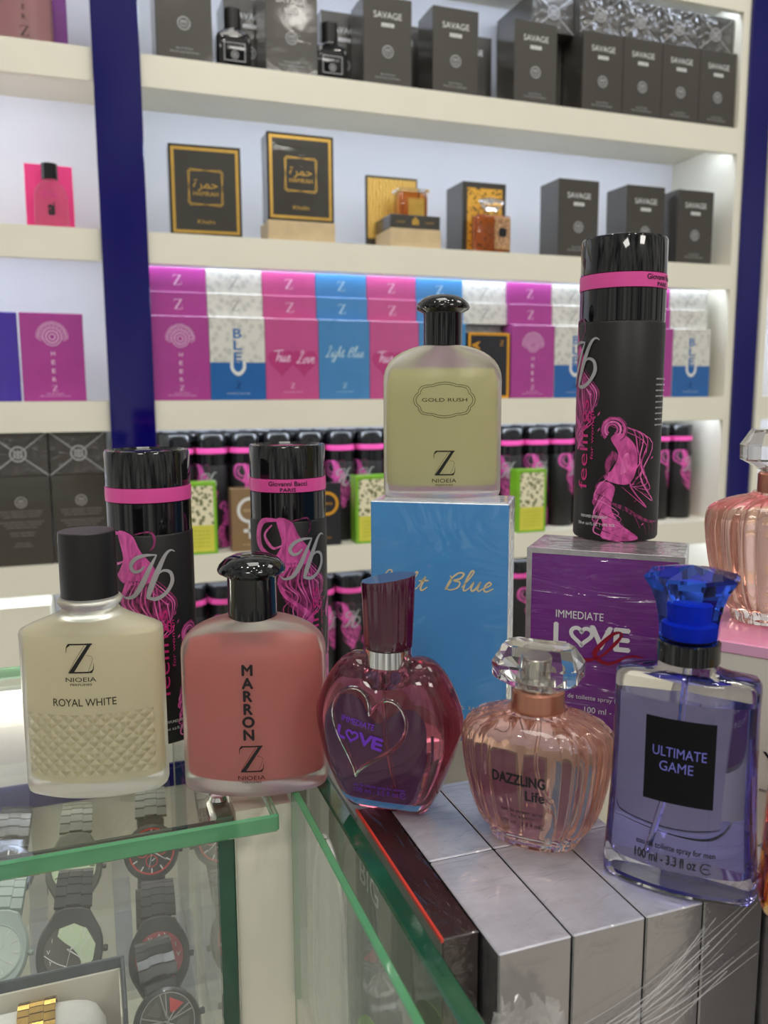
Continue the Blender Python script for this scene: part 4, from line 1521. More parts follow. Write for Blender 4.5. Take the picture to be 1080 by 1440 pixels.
zA, zB, zC, zD, zE = 1.7012, 1.4562, 1.2107, .9702, .7262
SAV = 'SAVAGE cartons on the top shelf'
for x, y, lab in [(.125, YF, 'dark SAVAGE carton nearest the blue pillar on the top shelf'),
                  (.285, YF, 'dark SAVAGE carton standing between the two black bottles on the top shelf'),
                  (.440, YF, 'dark SAVAGE carton just right of the second black bottle on the top shelf'),
                  (.557, YF, 'dark SAVAGE carton in front, fourth from the blue pillar on top shelf'),
                  (.704, YF, 'dark SAVAGE carton just left of the black gap on the top shelf'),
                  (.236, YF + .075, 'dark SAVAGE carton half hidden behind the first black bottle'),
                  (.392, YF + .075, 'dark SAVAGE carton half hidden behind the second black bottle'),
                  (.492, YF + .085, 'dark SAVAGE carton set back between the third and fourth front cartons, top shelf'),
                  (.624, YF + .085, 'dark SAVAGE carton set back right behind the fourth front carton, top shelf'),
                  (.836, YF, 'leftmost of the four touching dark SAVAGE cartons on the top shelf right'),
                  (.918, YF, 'second from left of the four touching dark SAVAGE cartons, top shelf right'),
                  (1.000, YF, 'third from left of the four touching dark SAVAGE cartons, top shelf right'),
                  (1.082, YF, 'rightmost of the four touching dark SAVAGE cartons on the top shelf')]:
    shelf_box('perfume_carton', lab, 'savage_standing', (x, y, zA), 0, SAV)
for i, x in enumerate((.754, .836, .918, 1.000, 1.082)):
    lab = ['lying film-wrapped dark carton left end of the upper layer on the top shelf', 'lying film-wrapped dark carton on the leftmost of the four SAVAGE cartons',
           'lying film-wrapped dark carton on the second of the four SAVAGE cartons', 'lying film-wrapped dark carton on the third of the four SAVAGE cartons',
           'lying film-wrapped dark carton on the rightmost of the four SAVAGE cartons'][i]
    if i == 0:
        shelf_box('perfume_carton', 'dark carton under the lying carton at the left end of the upper layer', 'savage_standing', (x, YF + .067, zA), 0, SAV)
        shelf_box('perfume_carton', lab, 'savage_lying', (x, YF + .03, zA + SH_ + .0004), 0, SAV)
    else:
        shelf_box('perfume_carton', lab, 'savage_lying', (x, YF + .012, zA + SH_ + .0004), 0, SAV)
for x, r, lab in [(.796, 0, 'leftmost of the three dark SAVAGE cartons on the second shelf right end'), (.936, 0, 'middle of the three dark SAVAGE cartons on the second shelf, behind the tall can'),
                  (1.046, 0, 'rightmost of the three dark SAVAGE cartons on the second shelf')]:
    shelf_box('perfume_carton', lab, 'savage_standing', (x, YF + .001, zB), r, 'SAVAGE cartons on the second shelf')
for i, x in enumerate((-.217, -.134, -.051)):
    w = ['left edge', 'second from pillar', 'nearest the pillar'][i]
    shelf_box('perfume_carton', 'dark carton with grey print standing in lower left bay, ' + w, 'savage_reverse', (x, YF, zD), 0, 'dark cartons in the lower left bay')
    shelf_box('perfume_carton', 'film-wrapped dark carton lying in upper layer, lower left bay, ' + w, 'savage_lying', (x, YF, zD + SH_ + .0004), 0, 'dark cartons in the lower left bay')

# --- small black bottles between them
fr = Print()
fr.frame(-.016, .016, .012, .038, .0012, 0)
fr.text('SAVAGE', (0, .030), .0036, .022, 0)
sav_emblem(fr, (0, .021), .0052)


def black_bottle(label, loc, rz=0):
    t = thing('black_perfume_bottle', label, 'perfume bottle', loc, rz, 'black bottles on the top shelf')
    p = superell(.0262, .0160, 6, 48)
    obj('glass_body', loft([ring(p, 0, .96, .96), ring(p, .001), ring(p, .046), ring(p, .050, .96, .95), ring(p, .055, .80, .8), ring(circle_even(p, .0125), .0585), ring(circle_even(p, .0120), .0605)]), black_gloss, t, angle=40)
    obj('cap', lathe([(.0120, .0607), (.0125, .061), (.0125, .089), (.0118, .090), (.0001, .090)], 32, True, False), black_matte, t, angle=30)
    obj('label_print', fr.plane(-.0160), [silver_ink], t, smooth=False)


black_bottle('small black glass bottle with framed label, beside the carton nearest the blue pillar', (.240, YF + .024, zA))
black_bottle('small black glass bottle with framed label, further right beside the third SAVAGE carton', (.392, YF + .024, zA))

# --- HAMRAH cartons
HW, HH, HD = .1060, .1300, .040
ham_card = card('hamrah_card', (48, 44, 36), .12)
pr = Print()
pr.frame(0, HW, 0, HH, .0035, 2)
pr.frame(.0035, HW - .0035, .0035, HH - .0035, .0045, 0)
for r_ in (R(3), R(-4)):
    q = [(-.0245, -.0245), (.0245, -.0245), (.0245, .0245), (-.0245, .0245)]
    c, s = math.cos(r_), math.sin(r_)
    q = [(HW / 2 + x * c - y * s, .070 + x * s + y * c) for x, y in q]
    for i in range(4):
        pr.ribbon([q[i], q[(i + 1) % 4]], .0011, 0, 2)
pr.text('\ufe93\ufeae\ufee4\ufea3', (HW / 2, .069), .0125, .036, 0)
pr.text('HAMRAH', (HW / 2, .058), .0062, .037, 0)
pr.text('Khalis', (HW / 2, .018), .0055, .026, 0)
box_data('hamrah', HW, HD, HH, [ham_card], None, [('front_print', pr.plane(0), [gold_foil, gold_ink, black_ink])])
shelf_box('perfume_carton', 'black and gold HAMRAH carton standing directly on the second shelf', 'hamrah', (.136, YF + .002, zB), -3)
shelf_box('perfume_carton', 'black and gold HAMRAH carton raised on a pale wooden block', 'hamrah', (.284, YF + .004, zB + .0312), 0)


def block(label, x0, x1, y0, y1, h):
    tag(obj('wooden_block', bbox(x0, x1, y0, y1, zB, zB + h, .0008), wood_pale, smooth=False), label, 'display block')


block('pale wooden block under the raised HAMRAH carton', .283, .391, YF + .001, YF + .06, .0308)
block('pale wooden block under the open gold-lined carton and amber bottle', .484, .573, YF, YF + .0755, .0308)
# open gold-lined carton with bottle
gold_art = art_mat('gold_relief', srgb(190, 140, 50), srgb(238, 200, 110), (60, 60, 60), .5, .35, .5, 'wave', .4, .3)
amber = mat('amber_liquid_glass', (.80, .30, .06), .02, trans=.85, ior=1.3, coat=.5, vary=.2, vary_scale=60)
t = thing('open_gift_carton', 'open black carton with gold lining propped behind an amber bottle on wooden block', 'carton', (.482, YF, zB + .031))
obj('tray', join(bbox(.002, .090, .001, .075, 0, .0215)), ham_card, t, smooth=False)
pr = Print()
pr.poly([(.040, .006), (.052, .006), (.052, .013), (.046, .019), (.040, .013)], 0)
pr.text('KHALIS', (.020, .0085), .0030, .014, 0)
pr.text('PARFUM', (.071, .0085), .0030, .014, 0)
obj('gold_print', pr.plane(.001), [gold_foil], t, smooth=False)
lid = obj('lid', bbox(-.014, .080, .077, .083, -.0308, .098), ham_card, t, smooth=False)
obj('gold_lining', box(-.0110, .077, .0766, .077, -.005, .094), gold_art, lid, smooth=False)
t = thing('amber_perfume_bottle', 'square amber bottle with gold label inside the open black and gold carton', 'perfume bottle', (.535, YF + .040, zB + .0525))
p = superell(.026, .015, 7, 48)
obj('glass_body', loft([ring(p, 0, .97, .97), ring(p, .0012), ring(p, .040), ring(p, .0425, .94, .9)]), amber, t, angle=40)
obj('gold_label', box(-.010, .018, -.0156, -.0151, .004, .032), gold_foil, t, smooth=False)
obj('glass_shoulder', bbox(-.028, .028, -.016, .016, .0426, .0480, .001), glass, t, smooth=False)
# black and gold ornate carton with bottle
t = thing('perfume_carton', 'black carton with ornate gold front standing behind the tall amber bottle', 'carton', (.628, YF + .035, zB))
obj('box_shell', bbox(0, .083, 0, .068, 0, .122), ham_card, t, smooth=False)
obj('gold_front_panel', box(.009, .075, -.0008, 0, .006, .112), art_mat('gold_filigree', srgb(60, 42, 14), srgb(226, 170, 62), (170, 170, 170), .33, .35, .5, 'voronoi', .3, .1), t, smooth=False)['label'] = 'gold filigree panel'
t = thing('amber_perfume_bottle', 'tall amber bottle with ornate plaque and glass stopper before the black gold carton', 'perfume bottle', (.672, YF + .014, zB))
p = superell(.033, .0125, 7, 48)
obj('glass_body', loft([ring(p, 0, .97, .97), ring(p, .0012), ring(p, .0600), ring(p, .062, .94, .9)]), amber, t, angle=40)
pl = obj('ornate_plaque', bbox(.000, .030, -.0150, -.0128, .006, .058, .001), art_mat('bronze_plaque', srgb(120, 84, 60), srgb(206, 160, 120), (240, 240, 240), .4, .4, .3, 'voronoi', .3, .2), t, smooth=False)
pr = Print()
pr.frame(.002, .028, .008, .056, .0010, 0)
pr.poly([(.015 + .0095 * math.cos(R(45 * i)) * (1 if i % 2 else .8), .034 + .0095 * math.sin(R(45 * i)) * (1 if i % 2 else .8)) for i in range(8)], 1)
obj('plaque_print', pr.plane(-.0150), [gold_foil, black_ink], pl, smooth=False)
obj('neck', lathe([(.008, .0622), (.008, .070), (.0001, .0701)], 24, False, False), gold_foil, t, angle=30)
stp = [(.010, .0703), (.012, .072), (.022, .084), (.023, .088), (.012, .092), (.0001, .0925)]
obj('stopper', loft([[(r * 1.05 * math.cos(2 * PI * i / 10), r * .6 * math.sin(2 * PI * i / 10), z) for i in range(10)] for r, z in stp], True, False), crystal, t, smooth=False)['label'] = 'clear cut-glass stopper'

# --- left bay, upper shelves
pink_card = card('hot_pink_card', (240, 50, 130), .1)
t = thing('perfume_carton', 'hot pink carton behind the pink bottle in the left bay', 'carton', (-.064, YF + .045, zB), 3)
obj('box_shell', bbox(0, .066, 0, .035, 0, .096), pink_card, t, smooth=False)
t = thing('pink_perfume_bottle', 'clear pink bottle with glossy black cap standing before the hot pink carton', 'perfume bottle', (-.029, YF + .020, zB))
p = superell(.0235, .0135, 3.2, 48)
gb = loft([ring(p, 0, .95, .95), ring(p, .0015), ring(p, .045, .97, .97), ring(p, .054, .90, .9), ring(p, .061, .7, .75), ring(circle_even(p, .011), .066), ring(circle_even(p, .0105), .068)])
obj('glass_body', gb, mat('pink_glass', (.98, .82, .87), .0, trans=.95, ior=1.2, vary=.05), t, angle=50)
obj('cap', lathe([(.0108, .0682), (.0113, .0686), (.0113, .090), (.0108, .0908), (.0001, .0908)], 32, True, False), black_gloss, t, angle=30)
pr = Print()
pr.text('a', (.000, .019), .0145, .009, 0, bold=.04, ch=.52)
pr.ribbon([(.0040, .019), (.0040, .036)], .0022, 0, 1)
script(pr, 'true', (-.012, .043), .006, 1, w=.022, lw=.16)
obj('lettering', pr.project(gb), [black_ink, magenta_ink], t, smooth=False)
heer_card = card('magenta_card', (170, 58, 146), .3)
t = thing('perfume_carton', 'purple carton behind the dusty rose bottle at the top left corner', 'carton', (-.096, YF + .045, zA), 0)
obj('box_shell', bbox(0, .102, 0, .05, 0, .145), card('deep_purple_card', (112, 24, 128), .2), t, smooth=False)


def p_heer(pr, lg):
    z = .068
    for ch in 'HEER':
        pr.text(ch, (0, z), .0062, bold=.01)
        z -= .0125
    z_logo(lg, (0, .0085), .0135)


bottle_frosted('perfume_bottle', 'dusty rose frosted bottle with HEER letters at the top left corner', (-.050, YF + .022, zA), 0, .074, .080, .0995, .0122, 'dome', None, 'liquid_rose', p_heer)

# --- the Z cartons on the third shelf
ZW, ZD, ZH, ZT = .0862, .0362, .1270, .0362


def z_small(pr, at, h, m=0):
    z_logo(pr, at, h, m)


def print_heer():
    pr = Print()
    c = (ZW / 2, .093)
    pr.circle(c, .0042, .0012, 0, 0, 12)
    pr.circle(c, .0085, .0014, 0, 0, 16)
    pr.circle(c, .0125, .0010, 0, 0, 18)
    for i in range(11):
        a = R(-10 + 20 * i)
        pr.circle((c[0] + .0165 * math.cos(a), c[1] + .0165 * math.sin(a)), .0024, .0006, 0, 0, 8)
    for r_ in (.0195, .0215):
        pr.arc(c, r_, R(-8), R(188), .0006, 0, 0, 14)
    for i, ch in enumerate('HEER'):
        pr.text(ch, (c[0], .066 - .0125 * i), .0062, .0052, 0, bold=.01)
    z_small(pr, (c[0], .0145), .0085)
    pr.text('eau de parfum', (c[0], .0105), .0018, .024)
    pr.text('100 ml 3.4 fl oz natural spray', (c[0], .0068), .0018, .042)
    return pr


pale_ink = mat('pale_pink_ink', srgb(238, 200, 230), .5, vary=.05)
box_data('z_heer', ZW, ZD, ZH, [heer_card], None, [('front_print', print_heer().plane(0), [pale_ink])])
silver_card = art_mat('silver_scale_card', srgb(196, 196, 192), srgb(222, 221, 214), (110, 110, 110), .45, .4, .8, 'voronoi', .15, .2)
bleu_card = card('bleu_card', (22, 96, 168), .2)
bleu_ink = mat('bleu_ink', srgb(32, 100, 172), .4, vary=.05)
pr = Print()
pr.rect(0, ZW, 0, .058, 1)
for i, ch in enumerate('BLE'):
    pr.text(ch, (ZW / 2, .0955 - .0180 * i), .0140, .0125, 0, bold=.04)
pr.ribbon([(ZW / 2 - .0075, .0600), (ZW / 2 - .0075, .049), (ZW / 2, .0415), (ZW / 2 + .0075, .049), (ZW / 2 + .0075, .0600)], .0085, 2, 5, layer=1)
pr.ribbon([(ZW / 2 - .0052, .0595), (ZW / 2 - .0050, .050), (ZW / 2, .0455), (ZW / 2 + .0050, .050), (ZW / 2 + .0052, .0595)], .0040, 0, 5, layer=2)
z_logo(pr, (ZW / 2, .0175), .0095, 2)
pr.text('eau de parfum natural spray', (ZW / 2, .0095), .0018, .036, 2, layer=2)
box_data('z_bleu', ZW, ZD, ZH, [silver_card], None, [('front_print', pr.plane(0), [bleu_ink, bleu_card, white_ink])])
tl_card = card('true_love_card', (196, 78, 142), .25)
tl_dark = card('true_love_heart', (184, 52, 122), .1)
pr = Print()
for q, x in enumerate((.026, .062)):
    pr.poly([(x + a * .024, .060 + b * .025) for a, b in heart_pts(24)], 1, q)
script(pr, 'True', (.014, .060), .0092, 0, w=.026, lw=.16, layer=3)
script(pr, 'Love', (.050, .058), .0086, 0, w=.030, lw=.16, layer=3)
z_logo(pr, (ZW / 2, .018), .0085, 0)
pr.text('eau de parfum 100 ml', (ZW / 2, .0115), .0018, .03, 0)
box_data('z_love', ZW, ZD, ZH, [tl_card], None, [('front_print', pr.plane(0), [pale_ink, tl_dark])])
lb_card = card('light_blue_shelf_card', (66, 134, 192), .25)
lb_ink = mat('pale_blue_ink', srgb(190, 222, 238), .5, vary=.05)
pr = Print()
script(pr, 'Light', (.012, .068), .0080, 0, w=.030, lw=.15)
script(pr, 'Blue', (.048, .068), .0080, 0, w=.028, lw=.15)
z_logo(pr, (ZW / 2, .018), .0085, 0)
pr.text('eau de parfum 100 ml', (ZW / 2, .0115), .0018, .03, 0)
box_data('z_blue', ZW, ZD, ZH, [lb_card], None, [('front_print', pr.plane(0), [lb_ink])])
ona_card = card('navy_black_card', (24, 24, 34), .2)
amber_ink = mat('amber_ink', srgb(222, 158, 40), .4, vary=.05)
pr = Print()
pr.frame(0, .079, 0, .112, .0045, 0)
pr.text('ARIZONA', (.0215, .0530), .0140, .088, 0, bold=.05, rot=PI / 2)
z_logo(pr, (.064, .090), .0090, 0)
box_data('z_arizona', .079, ZD, .112, [ona_card], None, [('front_print', pr.plane(0), [amber_ink])])
for key, m, ink in (('heer', heer_card, pale_ink), ('bleu', silver_card, silver_ink), ('love', tl_card, pale_ink), ('blue', lb_card, lb_ink)):
    pr = Print()
    z_logo(pr, (ZW / 2, .0105), .0150, 0)
    box_data('zl_' + key, ZW, ZH, ZT, [m], None, [('end_print', pr.plane(0), [grey_ink if key == 'bleu' else ink])])
cols = ['heer', 'bleu', 'love', 'blue', 'love', 'blue', 'arizona', 'heer', 'bleu', 'blue', 'heer', 'bleu']
desc = {'heer': 'magenta HEER carton', 'bleu': 'silver and blue BLEU carton', 'love': 'pink True Love carton', 'blue': 'sky blue Light Blue carton', 'arizona': 'black carton with amber border and vertical letters'}
where = ['first column by the left blue pillar', 'second column', 'third column', 'fourth column', 'fifth column', 'sixth column behind the pale yellow bottle',
         'seventh column', 'eighth column', 'ninth column left of the tall can', 'tenth column behind the tall can', 'eleventh column right of the tall can', 'last column by the right pillar']
lay = {'heer': 'magenta', 'bleu': 'silver', 'love': 'pink', 'blue': 'sky blue', 'arizona': 'silver'}
for i, k in enumerate(cols):
    x = .1005 + .0868 * i
    if i >= 9:
        x = .1005 + .0868 * i - .006
    shelf_box('perfume_carton', desc[k] + ' standing on third shelf, ' + where[i], 'z_' + k, (x + (.004 if k == 'arizona' else 0), YF + .001, zC), 0, 'standing Z cartons on the third shelf')
    if k == 'arizona':
        shelf_box('perfume_carton', 'silver carton standing behind the amber-bordered black carton, third shelf', 'z_bleu', (x, YF + .040, zC), 0, 'standing Z cartons on the third shelf')
    lk = 'bleu' if k == 'arizona' else k
    yb = YF + (.012 if k != 'arizona' else .018)
    for j, w in enumerate(('lower', 'upper')):
        shelf_box('perfume_carton', lay[k] + ' carton lying flat, ' + w + ' of two, ' + where[i], 'zl_' + lk,
                  (x, yb + .004 * j, zC + ZH + .0003 + j * (ZT + .0003)), 0, 'lying Z cartons on the third shelf')
shelf_box('perfume_carton', 'magenta HEER carton standing alone in the left bay, third shelf', 'z_heer', (-.081, YF + .006, zC), 4)
t = thing('perfume_carton', 'violet blue carton at the left edge beside the left bay magenta carton', 'carton', (-.172, YF + .006, zC), 3)
obj('box_shell', bbox(0, .088, 0, .04, 0, .127), card('violet_blue_card', (64, 34, 160), .2), t, smooth=False)
pr = Print()
z_logo(pr, (.044, .018), .0085, 0)
obj('lettering', pr.plane(0), [lav_ink], t, smooth=False)

# --- small cartons in front of the spray cans
green_frame = card('lime_card', (128, 190, 40), .15)
leafy = art_mat('leaf_print', srgb(96, 104, 52), srgb(236, 228, 196), (150, 150, 150), .42, .4, .5, 'voronoi', 0, .12)
yellow_c = card('yellow_card', (222, 218, 80), .1)
pr = Print()
pr.rect(.005, .053, .046, .108, 0)
pr.rect(.005, .053, .004, .046, 1)
for i in range(5):
    pr.text('natural spray eau', (.029, .036 - .006 * i), .0028, .036, 2, layer=1)
GRN = [('front_print', pr.plane(0), [leafy, yellow_c, mat('olive_ink', srgb(170, 160, 50), .5, vary=.1)])]
box_data('green_box', .058, .030, .114, [green_frame], None, GRN)
for x, lab in ((.131, 'lime green and yellow leaf-print carton partly behind the left spray can'), (.419, 'lime green and yellow leaf-print carton partly behind the light blue carton, left side'),
               (.722, 'lime green and yellow leaf-print carton right of the pale yellow bottle')):
    shelf_box('perfume_carton', lab, 'green_box', (x, YF - .006, zD), 0, 'leaf-print cartons before the spray cans')
brown_c = card('brown_card', (140, 112, 76), .1)
pr = Print()
pr.circle((.030, .066), .0185, .0052, 0, 0, 20)
pr.ribbon([(.030, .046), (.030, .020)], .0055, 0, 1)
pr.ribbon([(.019, .033), (.041, .033)], .0055, 0, 1)
pr.text('QUEEN', (.030, .064), .004, .022, 1)
pr.text('eau de parfum', (.030, .010), .0025, .026, 1)
t = thing('perfume_carton', 'brown carton with a white female symbol between the two left spray cans', 'carton', (.212, YF - .004, zD))
obj('box_shell', bbox(0, .060, 0, .03, 0, .101), brown_c, t, smooth=False)
obj('female_symbol', pr.plane(0), [white_ink, gold_ink], t, smooth=False)['label'] = 'white female symbol'
pr = Print()
pr.circle((.036, .070), .0175, .0045, 0, 0, 20)
pr.ribbon([(.022, .056), (.012, .044)], .0045, 0, 1)
pr.text('KING', (.036, .068), .004, .018, 0)
pr.text('eau de parfum', (.030, .012), .0025, .026, 0)
t = thing('perfume_carton', 'black carton with a gold ring symbol right of the second spray can', 'carton', (.334, YF - .002, zD))
obj('box_shell', bbox(0, .060, 0, .03, 0, .104), ona_card, t, smooth=False)
obj('ring_symbol', pr.plane(0), [amber_ink], t, smooth=False)['label'] = 'gold ring symbol'

# --- rows of body spray cans on the two lower shelves
proto = make_can('black body spray can with pink band in the packed rows on the fourth shelf', (0.14, YF + .062, zD), -.01, None, 'packed body spray cans on the fourth shelf', False)
first = True
RD = .0545
for row in range(3):
    y = YF + .060 + row * .0468
    x = .138 + (RD / 2 if row % 2 else 0)
    while x < X1 - .03:
        rz = random.uniform(-50, 50)
        if first:
            proto.location = (x, y, zD)
            proto.rotation_euler = (0, 0, R(rz))
            first = False
        else:
            copy_tree(proto, (x, y, zD), rz)
        x += RD
for row in range(3):
    y = YF + .040 + row * .0468
    x = .148 + (RD / 2 if row % 2 else 0)
    while x < .82:
        copy_tree(proto, (x, y, zE), random.uniform(-50, 50), 'black body spray can with pink band in the packed rows on the lowest shelf', 'packed body spray cans on the lowest shelf')
        x += RD
tag(obj('white_storage_box', bbox(-.24, -.062, YF, YF + .15, zE, zE + .182, .001), white_lam, smooth=False), 'plain white box standing on the lowest shelf in the left bay', 'storage box')


# ================================================================== watches in the left case
def basis(n, up):
    n = Vector(n).normalized()
    x = Vector(up).cross(n).normalized()
    return Matrix((x, n.cross(x), n)).transposed().to_4x4()


def links(width, ay, az, n, a0, a1, th, cz, tri=True, taper=.8):
    """bracelet: n rows of links round an elliptical loop in the YZ plane"""
    g = []
    for i in range(n):
        a = a0 + (a1 - a0) * (i + .5) / n
        da = (a1 - a0) / n * .43
        k = abs(i - (n - 1) / 2) / ((n - 1) / 2)
        w = width * (taper + (1 - taper) * k)
        for (u0, u1, dd) in (((-.5, -.2, 0), (-.19, .19, .25), (.2, .5, 0)) if tri else ((-.5, .5, 0),)):
            pts = []
            for s in (-1, 1):
                b = a + da * s + da * dd * 1.4
                for q in (0, th):
                    pts.append(((ay + q) * math.sin(b), cz + (az + q) * math.cos(b)))
            V = []
            for x in (u0 * w, u1 * w):
                V += [(x, pts[0][0], pts[0][1]), (x, pts[1][0], pts[1][1]), (x, pts[3][0], pts[3][1]), (x, pts[2][0], pts[2][1])]
            F = [(0, 3, 2, 1), (4, 5, 6, 7), (0, 1, 5, 4), (1, 2, 6, 5), (2, 3, 7, 6), (3, 0, 4, 7)]
            g.append((V, F, [0] * 6))
    return join(*g)


def watch(label, loc, n, up, body, strap, dial, style='tonneau', hands=None, stand=False, group=None, tri=True, cat='watch', r=.0215, k=.92):
    t = thing('wrist_watch', label, cat, (0, 0, 0), 0, group)
    t.matrix_world = Matrix.Translation(loc) @ basis(n, up) @ Matrix.Scale(k, 4)
    if style == 'tonneau':
        half = [(.0105, .0275), (.0150, .0200), (.0208, .0105), (r + .0006, 0), (.0208, -.0105), (.0150, -.0200), (.0105, -.0275)]
        o2 = [(x, y) for x, y in half] + [(-x, y) for x, y in reversed(half)]
        o2 = list(reversed(chaikin(o2, 1)))
        cg = loft([[(x * .94, y * .97, -.0085) for x, y in o2], [(x, y, -.0065) for x, y in o2], [(x, y, -.0015) for x, y in o2], [(x * .93, y * .96, .0004) for x, y in o2]])
        if cg:
            obj('watch_case', cg, body, t, angle=25)
        rd = r * .80
    else:
        cg = join(lathe([(r * .9, -.0095), (r, -.008), (r * 1.02, -.002), (r * .97, .0004), (r * .86, .0012), (r * .84, .0004)], 48, True, False),
                  bbox(-.0105, .0105, .017, .0265, -.0085, -.003, .001), bbox(-.0105, .0105, -.0265, -.017, -.0085, -.003, .001))
        obj('watch_case', cg, body, t, angle=30)
        rd = r * .85
    bz = lathe([(rd * 1.02, .0002), (rd * 1.06, .0010), (rd * 1.0, .0012), (rd * .985, .0006)], 48, False, False)
    obj('bezel', bz, body if style == 'tonneau' else chrome if style == 'bright' else body, t, angle=40)
    o = obj('dial', lathe([(rd, .0006), (rd * .5, .0007), (.0001, .0007)], 48, False, False), dial[0], t)
    pr = Print()
    dial[1](pr, rd)
    obj('dial_markings', pr.plane_top(.0008), dial[2], o, smooth=False)
    h_m = hands or [white_ink]
    hp_ = Print()
    hp_.ribbon([(0, 0), (rd * .30, rd * .30)], (.0012, .0004), 0, 1)
    hp_.ribbon([(-rd * .1, rd * .06), (rd * .62, -rd * .42)], (.0010, .0003), 0, 1)
    hp_.ribbon([(rd * .06, rd * .2), (-rd * .12, -rd * .75)], (.0003, .0003), 0, 1)
    hp_.disc((0, 0), .0009, 0)
    obj('hands', hp_.plane_top(.0011), h_m, t, smooth=False)
    obj('crown', xf(lathe([(.0001, 0), (.0020, 0), (.0022, .0008), (.0022, .0026), (.0016, .0032), (.0001, .0032)], 16, False, False), (r + .0003, 0, -.0045), (0, R(90), 0)), body, t)
    obj('bracelet', links(.0255, .0530, .0172, 30, R(30), R(330), .0026, -.0192, tri), strap, t, smooth=False)
    if stand:
        lp = []
        pth = [Vector((0, .0505 * math.sin(R(a)), -.0215 + .0165 * math.cos(R(a)))) for a in range(36, 325, 12)]
        V, F = [], []
        for p in pth:
            for x, k in ((-.0085, 1), (.0085, 1), (.0085, .93), (-.0085, .93)):
                V.append((x, p.y * k, -.0215 + (p.z + .0215) * k))
        for i in range(len(pth) - 1):
            for q in range(4):
                F.append((4 * i + q, 4 * i + (q + 1) % 4, 4 * i + 4 + (q + 1) % 4, 4 * i + 4 + q))
        st = thing('watch_stand', 'clear acrylic C-shaped stand holding the ' + label.split(',')[0].split(' with')[0], 'watch stand', (0, 0, 0))
        st.matrix_world = t.matrix_world.copy()
        obj('c_band', (V, F, [0] * len(F)), acrylic, st, smooth=False)
        foot = obj('foot', bbox(-.012, .012, -.012, .012, .7924, loc[2] - .052, .0006), acrylic, st, smooth=False)
        foot.matrix_parent_inverse = st.matrix_world.inverted()
        foot.location = (loc[0] - .0, loc[1] + .028, 0)
    return t


def dial_ticks(pr, r, m=0, w=.0009, n=12):
    for i in range(n):
        a = 2 * PI * i / n
        pr.ribbon([(r * .72 * math.cos(a), r * .72 * math.sin(a)), (r * .93 * math.cos(a), r * .93 * math.sin(a))], w, m, 1)


def dial_map(pr, r):
    pr.poly([(-.45 * r, .82 * r), (.1 * r, .98 * r), (.6 * r, .75 * r), (.97 * r, .15 * r), (.9 * r, -.4 * r), (.55 * r, -.8 * r), (.38 * r, -.85 * r), (.46 * r, -.45 * r), (.30 * r, -.15 * r), (.05 * r, .12 * r), (-.22 * r, .30 * r), (-.5 * r, .55 * r)], 0, 0)
    pr.ribbon([(-.95 * r, -.1 * r), (-.7 * r, -.28 * r), (-.4 * r, -.45 * r), (-.05 * r, -.62 * r), (-.1 * r, -.95 * r)], .0006, 1, 4, layer=1)
    pr.ribbon([(.55 * r, .8 * r), (.5 * r, .45 * r), (.62 * r, .3 * r), (.4 * r, .05 * r), (.5 * r, -.4 * r)], .0004, 1, 4, layer=1)
    for i, ch in enumerate('IVIVVIVYYIVI'):
        a = 2 * PI * i / 12
        pr.text(ch, (.8 * r * math.cos(a), .8 * r * math.sin(a) - .0012), .0026, None, 1, layer=1)


def dial_red(pr, r):
    for i, ch in enumerate('VIAAVYVIAVYI'):
        a = 2 * PI * i / 12
        pr.text(ch, (.78 * r * math.cos(a), .78 * r * math.sin(a) - .0013), .0032, None, 0, bold=.02)
    pr.ribbon([(.2 * r, .9 * r), (.5 * r, .4 * r), (.3 * r, .1 * r), (.6 * r, -.3 * r), (.4 * r, -.8 * r)], .0006, 0, 4)


def dial_spoke(pr, r):
    for i in range(5):
        a = R(90 + 72 * i)
        for s in (-.22, .22):
            pr.ribbon([(.12 * r * math.cos(a), .12 * r * math.sin(a)), (.92 * r * math.cos(a + s * .5), .92 * r * math.sin(a + s * .5))], .0009, 0, 1)
        b = a + R(36)
        pr.poly([(.35 * r * math.cos(b - .2), .35 * r * math.sin(b - .2)), (.8 * r * math.cos(b - .35), .8 * r * math.sin(b - .35)), (.8 * r * math.cos(b + .35), .8 * r * math.sin(b + .35)), (.35 * r * math.cos(b + .2), .35 * r * math.sin(b + .2))], 1 if i != 4 else 2, 0)
    pr.circle((0, 0), r * .95, .0007, 0, 0, 32)


def dial_chrono(pr, r):
    dial_ticks(pr, r, 0)
    for x, y in ((-.4, 0), (.4, .05), (0, -.42)):
        pr.circle((x * r, y * r), .24 * r, .0007, 1, 0, 16)
        pr.ribbon([(x * r, y * r), (x * r + .15 * r, y * r + .1 * r)], .0006, 0, 1)
    pr.circle((0, 0), .95 * r, .0012, 1, 0, 24)


w_black = mat('watch_black', (.018, .019, .021), .45, vary=.2, vary_scale=200)
w_steel = mat('watch_black_steel', (.08, .085, .095), .2, metal=.8, vary=.2, vary_scale=200)
w_mint = mat('watch_mint', srgb(176, 192, 188), .35, vary=.06)
w_blue = mat('watch_blue_steel', srgb(130, 140, 165), .2, metal=.9, vary=.2, vary_scale=200)
w_grey = mat('watch_dark_grey', srgb(92, 94, 86), .4, vary=.1)
w_gold = mat('watch_gold', srgb(214, 172, 86), .18, metal=.95, vary=.1, vary_scale=200)
d_dark = mat('dial_dark', srgb(64, 62, 52), .3, coat=.6, vary=.05)
d_pale = mat('dial_pale_green', srgb(200, 218, 182), .35, coat=.4, vary=.06)
d_red = mat('dial_red', srgb(176, 30, 44), .3, coat=.5, vary=.1)
d_mint = mat('dial_mint', srgb(200, 214, 206), .35, vary=.04)
d_black = mat('dial_black', (.02, .02, .022), .25, coat=.6, vary=.1)
